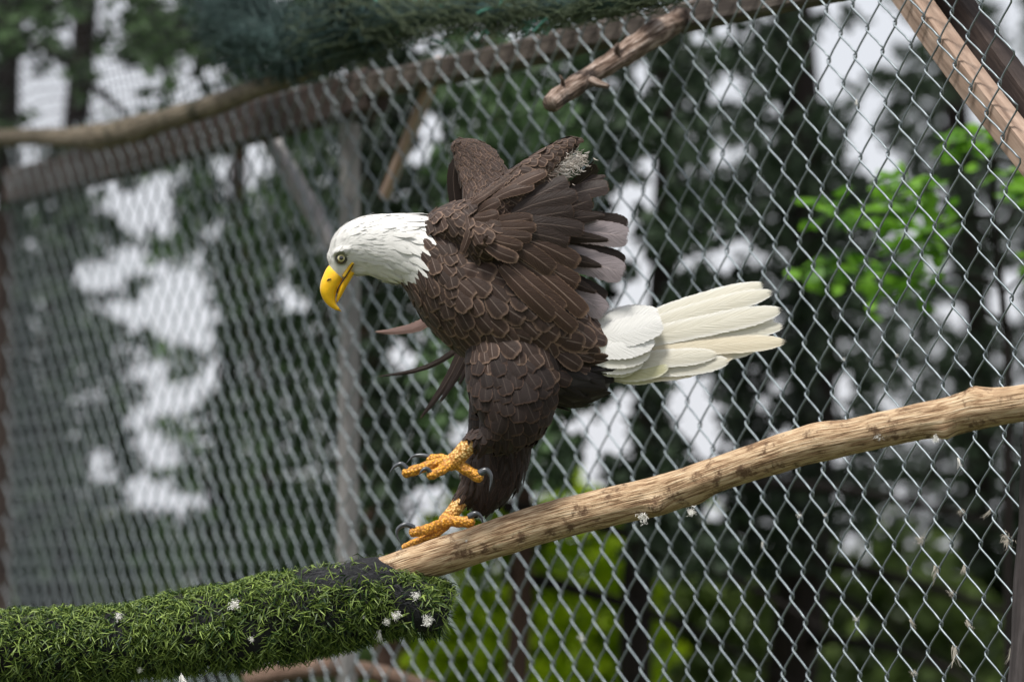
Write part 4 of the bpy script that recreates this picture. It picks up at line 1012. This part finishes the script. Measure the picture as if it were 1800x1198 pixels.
f2 = foot([[(820, 868, 58, 13), (805, 889, 54, 13.5), (792, 906, 46, 13), (782, 918, 38, 14)], knob([(784, 918, 30), (764, 925, 14), (744, 932, 4), (726, 935, -2)], 10), knob([(784, 924, 36), (764, 939, 26), (738, 951, 20), (712, 963, 16)], 9),
            knob([(784, 920, 48), (764, 936, 58), (744, 950, 62)], 8.5), knob([(784, 916, 30), (806, 917, 14), (828, 917, 4)], 11)], lambda p: max(0, min(1, (915-p.y)/30)))
talon([(728, 927, -2), (714, 921, -4), (700, 928, -6), (698, 942, -6), (706, 953, -6)], 5.2, f2); talon([(714, 960, 16), (706, 966, 15), (700, 976, 12), (700, 986, 10)], 4.5, f2); talon([(744, 946, 62), (734, 950, 64), (728, 962, 64)], 4.5, f2)
talon([(824, 908, 2), (836, 902, -1), (846, 908, -3), (850, 925, -4)], 6, f2)

# ------------------------------------------------------------------ shed down on the fence, the turf and the perch
RD = random.Random(9)
def down_tuft(q, size, hang, mat, label, group, n_=26, spread=1.0):
    mb = MB(); main = Vector((RD.gauss(0, .5), RD.gauss(0, .2), -hang*.7)); n_ = n_ if hang > 1.6 else int(n_*5)
    for k in range(n_):
        p0 = q+Vector((RD.gauss(0, 1), RD.gauss(0, .5), RD.gauss(0, 1)))*size*(.10 if hang > 1.6 else .26)
        d = (main+Vector((RD.gauss(0, .5), RD.gauss(0, .4), RD.gauss(0, .5)))*(.30 if hang > 1.6 else 1.3)).normalized(); L = size*(RD.uniform(.5, 1.5) if hang > 1.6 else RD.uniform(.15, .42)); w0 = size*(.035 if hang > 1.6 else .03)
        pts_ = [p0]; bend = Vector((RD.gauss(0, .5), RD.gauss(0, .3), RD.gauss(0, .5)))*(.35 if hang > 1.6 else 1); main = main+Vector((RD.gauss(0, .05), 0, 0))
        for i in range(4):
            d = (d+bend*.5).normalized(); bend = (bend+Vector((RD.gauss(0, .4), RD.gauss(0, .2), RD.gauss(0, .4))))*.7; pts_.append(pts_[-1]+d*L/4)
        vv = []; s = (pts_[-1]-pts_[0]).cross(FWD+Vector((RD.gauss(0, .5), 0, RD.gauss(0, .5)))).normalized()
        for i, a in enumerate(pts_): vv += [a-s*w0*(1-i/5), a+s*w0*(1-i/5)]
        mb.add(vv, [(2*i, 2*i+1, 2*i+3, 2*i+2) for i in range(4)])
    return mb.build('down_tuft', M[mat], label=label, cat='down', group=group)
def knot_near(x, y):
    h = PA.hit(x, y); best = None
    z = h.z; t_ = (h-PA.o).dot(PA.D)
    for j in range(int((z-.06)/(HD/2))-2, int((z-.06)/(HD/2))+4):
        zz = .06+j*HD/2; sh = LEAN_A*(zz-1.6); i0 = int((t_-sh-tA0)/(WD/2))
        for i in (i0-1, i0, i0+1, i0+2):
            if (i+j) % 2: continue
            q = PA.at(tA0+i*WD/2+sh, zz, .006); e = (q-h).length
            if best is None or e < best[0]: best = (e, q)
    return best[1]
for (x, y, sz, hg, mt) in ((1618, 912, 14, 1.2, 'olddown'), (1625, 945, 13, .8, 'olddown'), (1652, 1000, 24, 3, 'olddown'), (1602, 990, 8, 2, 'olddown'), (1700, 982, 12, 2, 'olddown'), (1712, 990, 14, 3, 'olddown'), (1690, 892, 12, 1, 'olddown'), (1764, 905, 16, 2, 'olddown'), (1772, 945, 20, 1.5, 'olddown'), (1762, 965, 16, 2, 'olddown'),
                            (1662, 1058, 12, .8, 'olddown'), (1690, 1130, 30, 3.5, 'olddown'), (1612, 1174, 12, .8, 'olddown'), (1510, 1088, 11, 1, 'down'), (1620, 1090, 16, 2.5, 'olddown'), (1728, 1095, 16, 2.5, 'olddown'), (1710, 808, 14, 2, 'down'), (1358, 955, 10, 2, 'down'), (1410, 900, 9, 1.5, 'down'), (1012, 1115, 14, 1.2, 'down'), (1456, 882, 6, .5, 'down'), (1530, 168, 10, 3, 'down'), (1490, 625, 6, .5, 'down'), (1590, 618, 6, 1, 'down'), (1765, 1150, 20, 3, 'olddown')):
    lab, grp = (('long dangling strand of dirty down snagged low on the mesh by the leaning post', 'dangling strands of down') if hg >= 2.5 and mt == 'olddown' else ('small white down speck caught on the chain-link wires', 'white specks of down') if mt == 'down' else ('short dirty wisp of down wrapped round the mesh wires near the leaning post', 'dirty wisps of down'))
    down_tuft(knot_near(x, y), sz*S*1.0, hg, mt, lab, grp, 14, .6)
def on_turf(x, y):
    o_ = CAM; r_ = ray(x, y).normalized(); best = None
    for k in range(500):
        q = CAM+r_*(5.85+k*.001)
        for i in range(0, len(tpts)-1, 1):
            if (q-tpts[i]).length < trad[i]*.98: return q
    return P(x, y, 6.05)
for (x, y, sz, hg, lab) in ((210, 1083, 17, .0, 'white down tuft resting on top of the green turf'), (413, 1062, 20, .0, 'white down tuft beside the turf\'s bare black patch'), (443, 1122, 9, .5, 'small white down speck mid-way down the turf'), (246, 1176, 10, 1.5, 'down wisp hanging low on the turf, beside the looped one'), (320, 1186, 22, 2.5, 'looped white down strand hanging under the turf'),
                            (732, 1045, 15, 1, 'white down clump near the turf\'s open end'), (697, 1080, 17, 1, 'ragged white down below the turf\'s frayed threads'), (680, 1090, 14, 1.5, 'thin white down streak hanging off the turf end'), (668, 1108, 18, 3, 'long trailing down thread below the turf end'), (752, 1088, 22, 1.2, 'grey matted down under the turf\'s open lip'), (640, 1083, 6, .5, 'tan speck of down on the turf'), (121, 1190, 10, 1, 'white down scrap at the turf\'s underside')):
    down_tuft(on_turf(x, y)-FWD*.006, sz*S*.8, hg, 'down', lab, None, 34, 1.0)
def on_perch(x, y):
    q = min(range(len(ppts)), key=lambda i: abs(project(ppts[i])[0]-x)); d = project(ppts[q])[2]-prad[q]*.9; return P(x, y, d)
for (x, y, sz, hg, lab) in ((1546, 766, 13, .3, 'white fluff stuck on the perch branch, right of the tail'), (1643, 770, 12, 1, 'curl of white fluff under the perch branch\'s thick end'), (1215, 898, 14, 1, 'pale fluff caught beneath the perch branch\'s stub'), (820, 950, 4, .2, 'tiny white droplet of down beside the standing foot'), (1130, 908, 16, 1.5, 'wispy down hanging under the perch branch\'s small knot')):
    down_tuft(on_perch(x, y), sz*S, hg, 'down', lab, None, 26, 1.0)
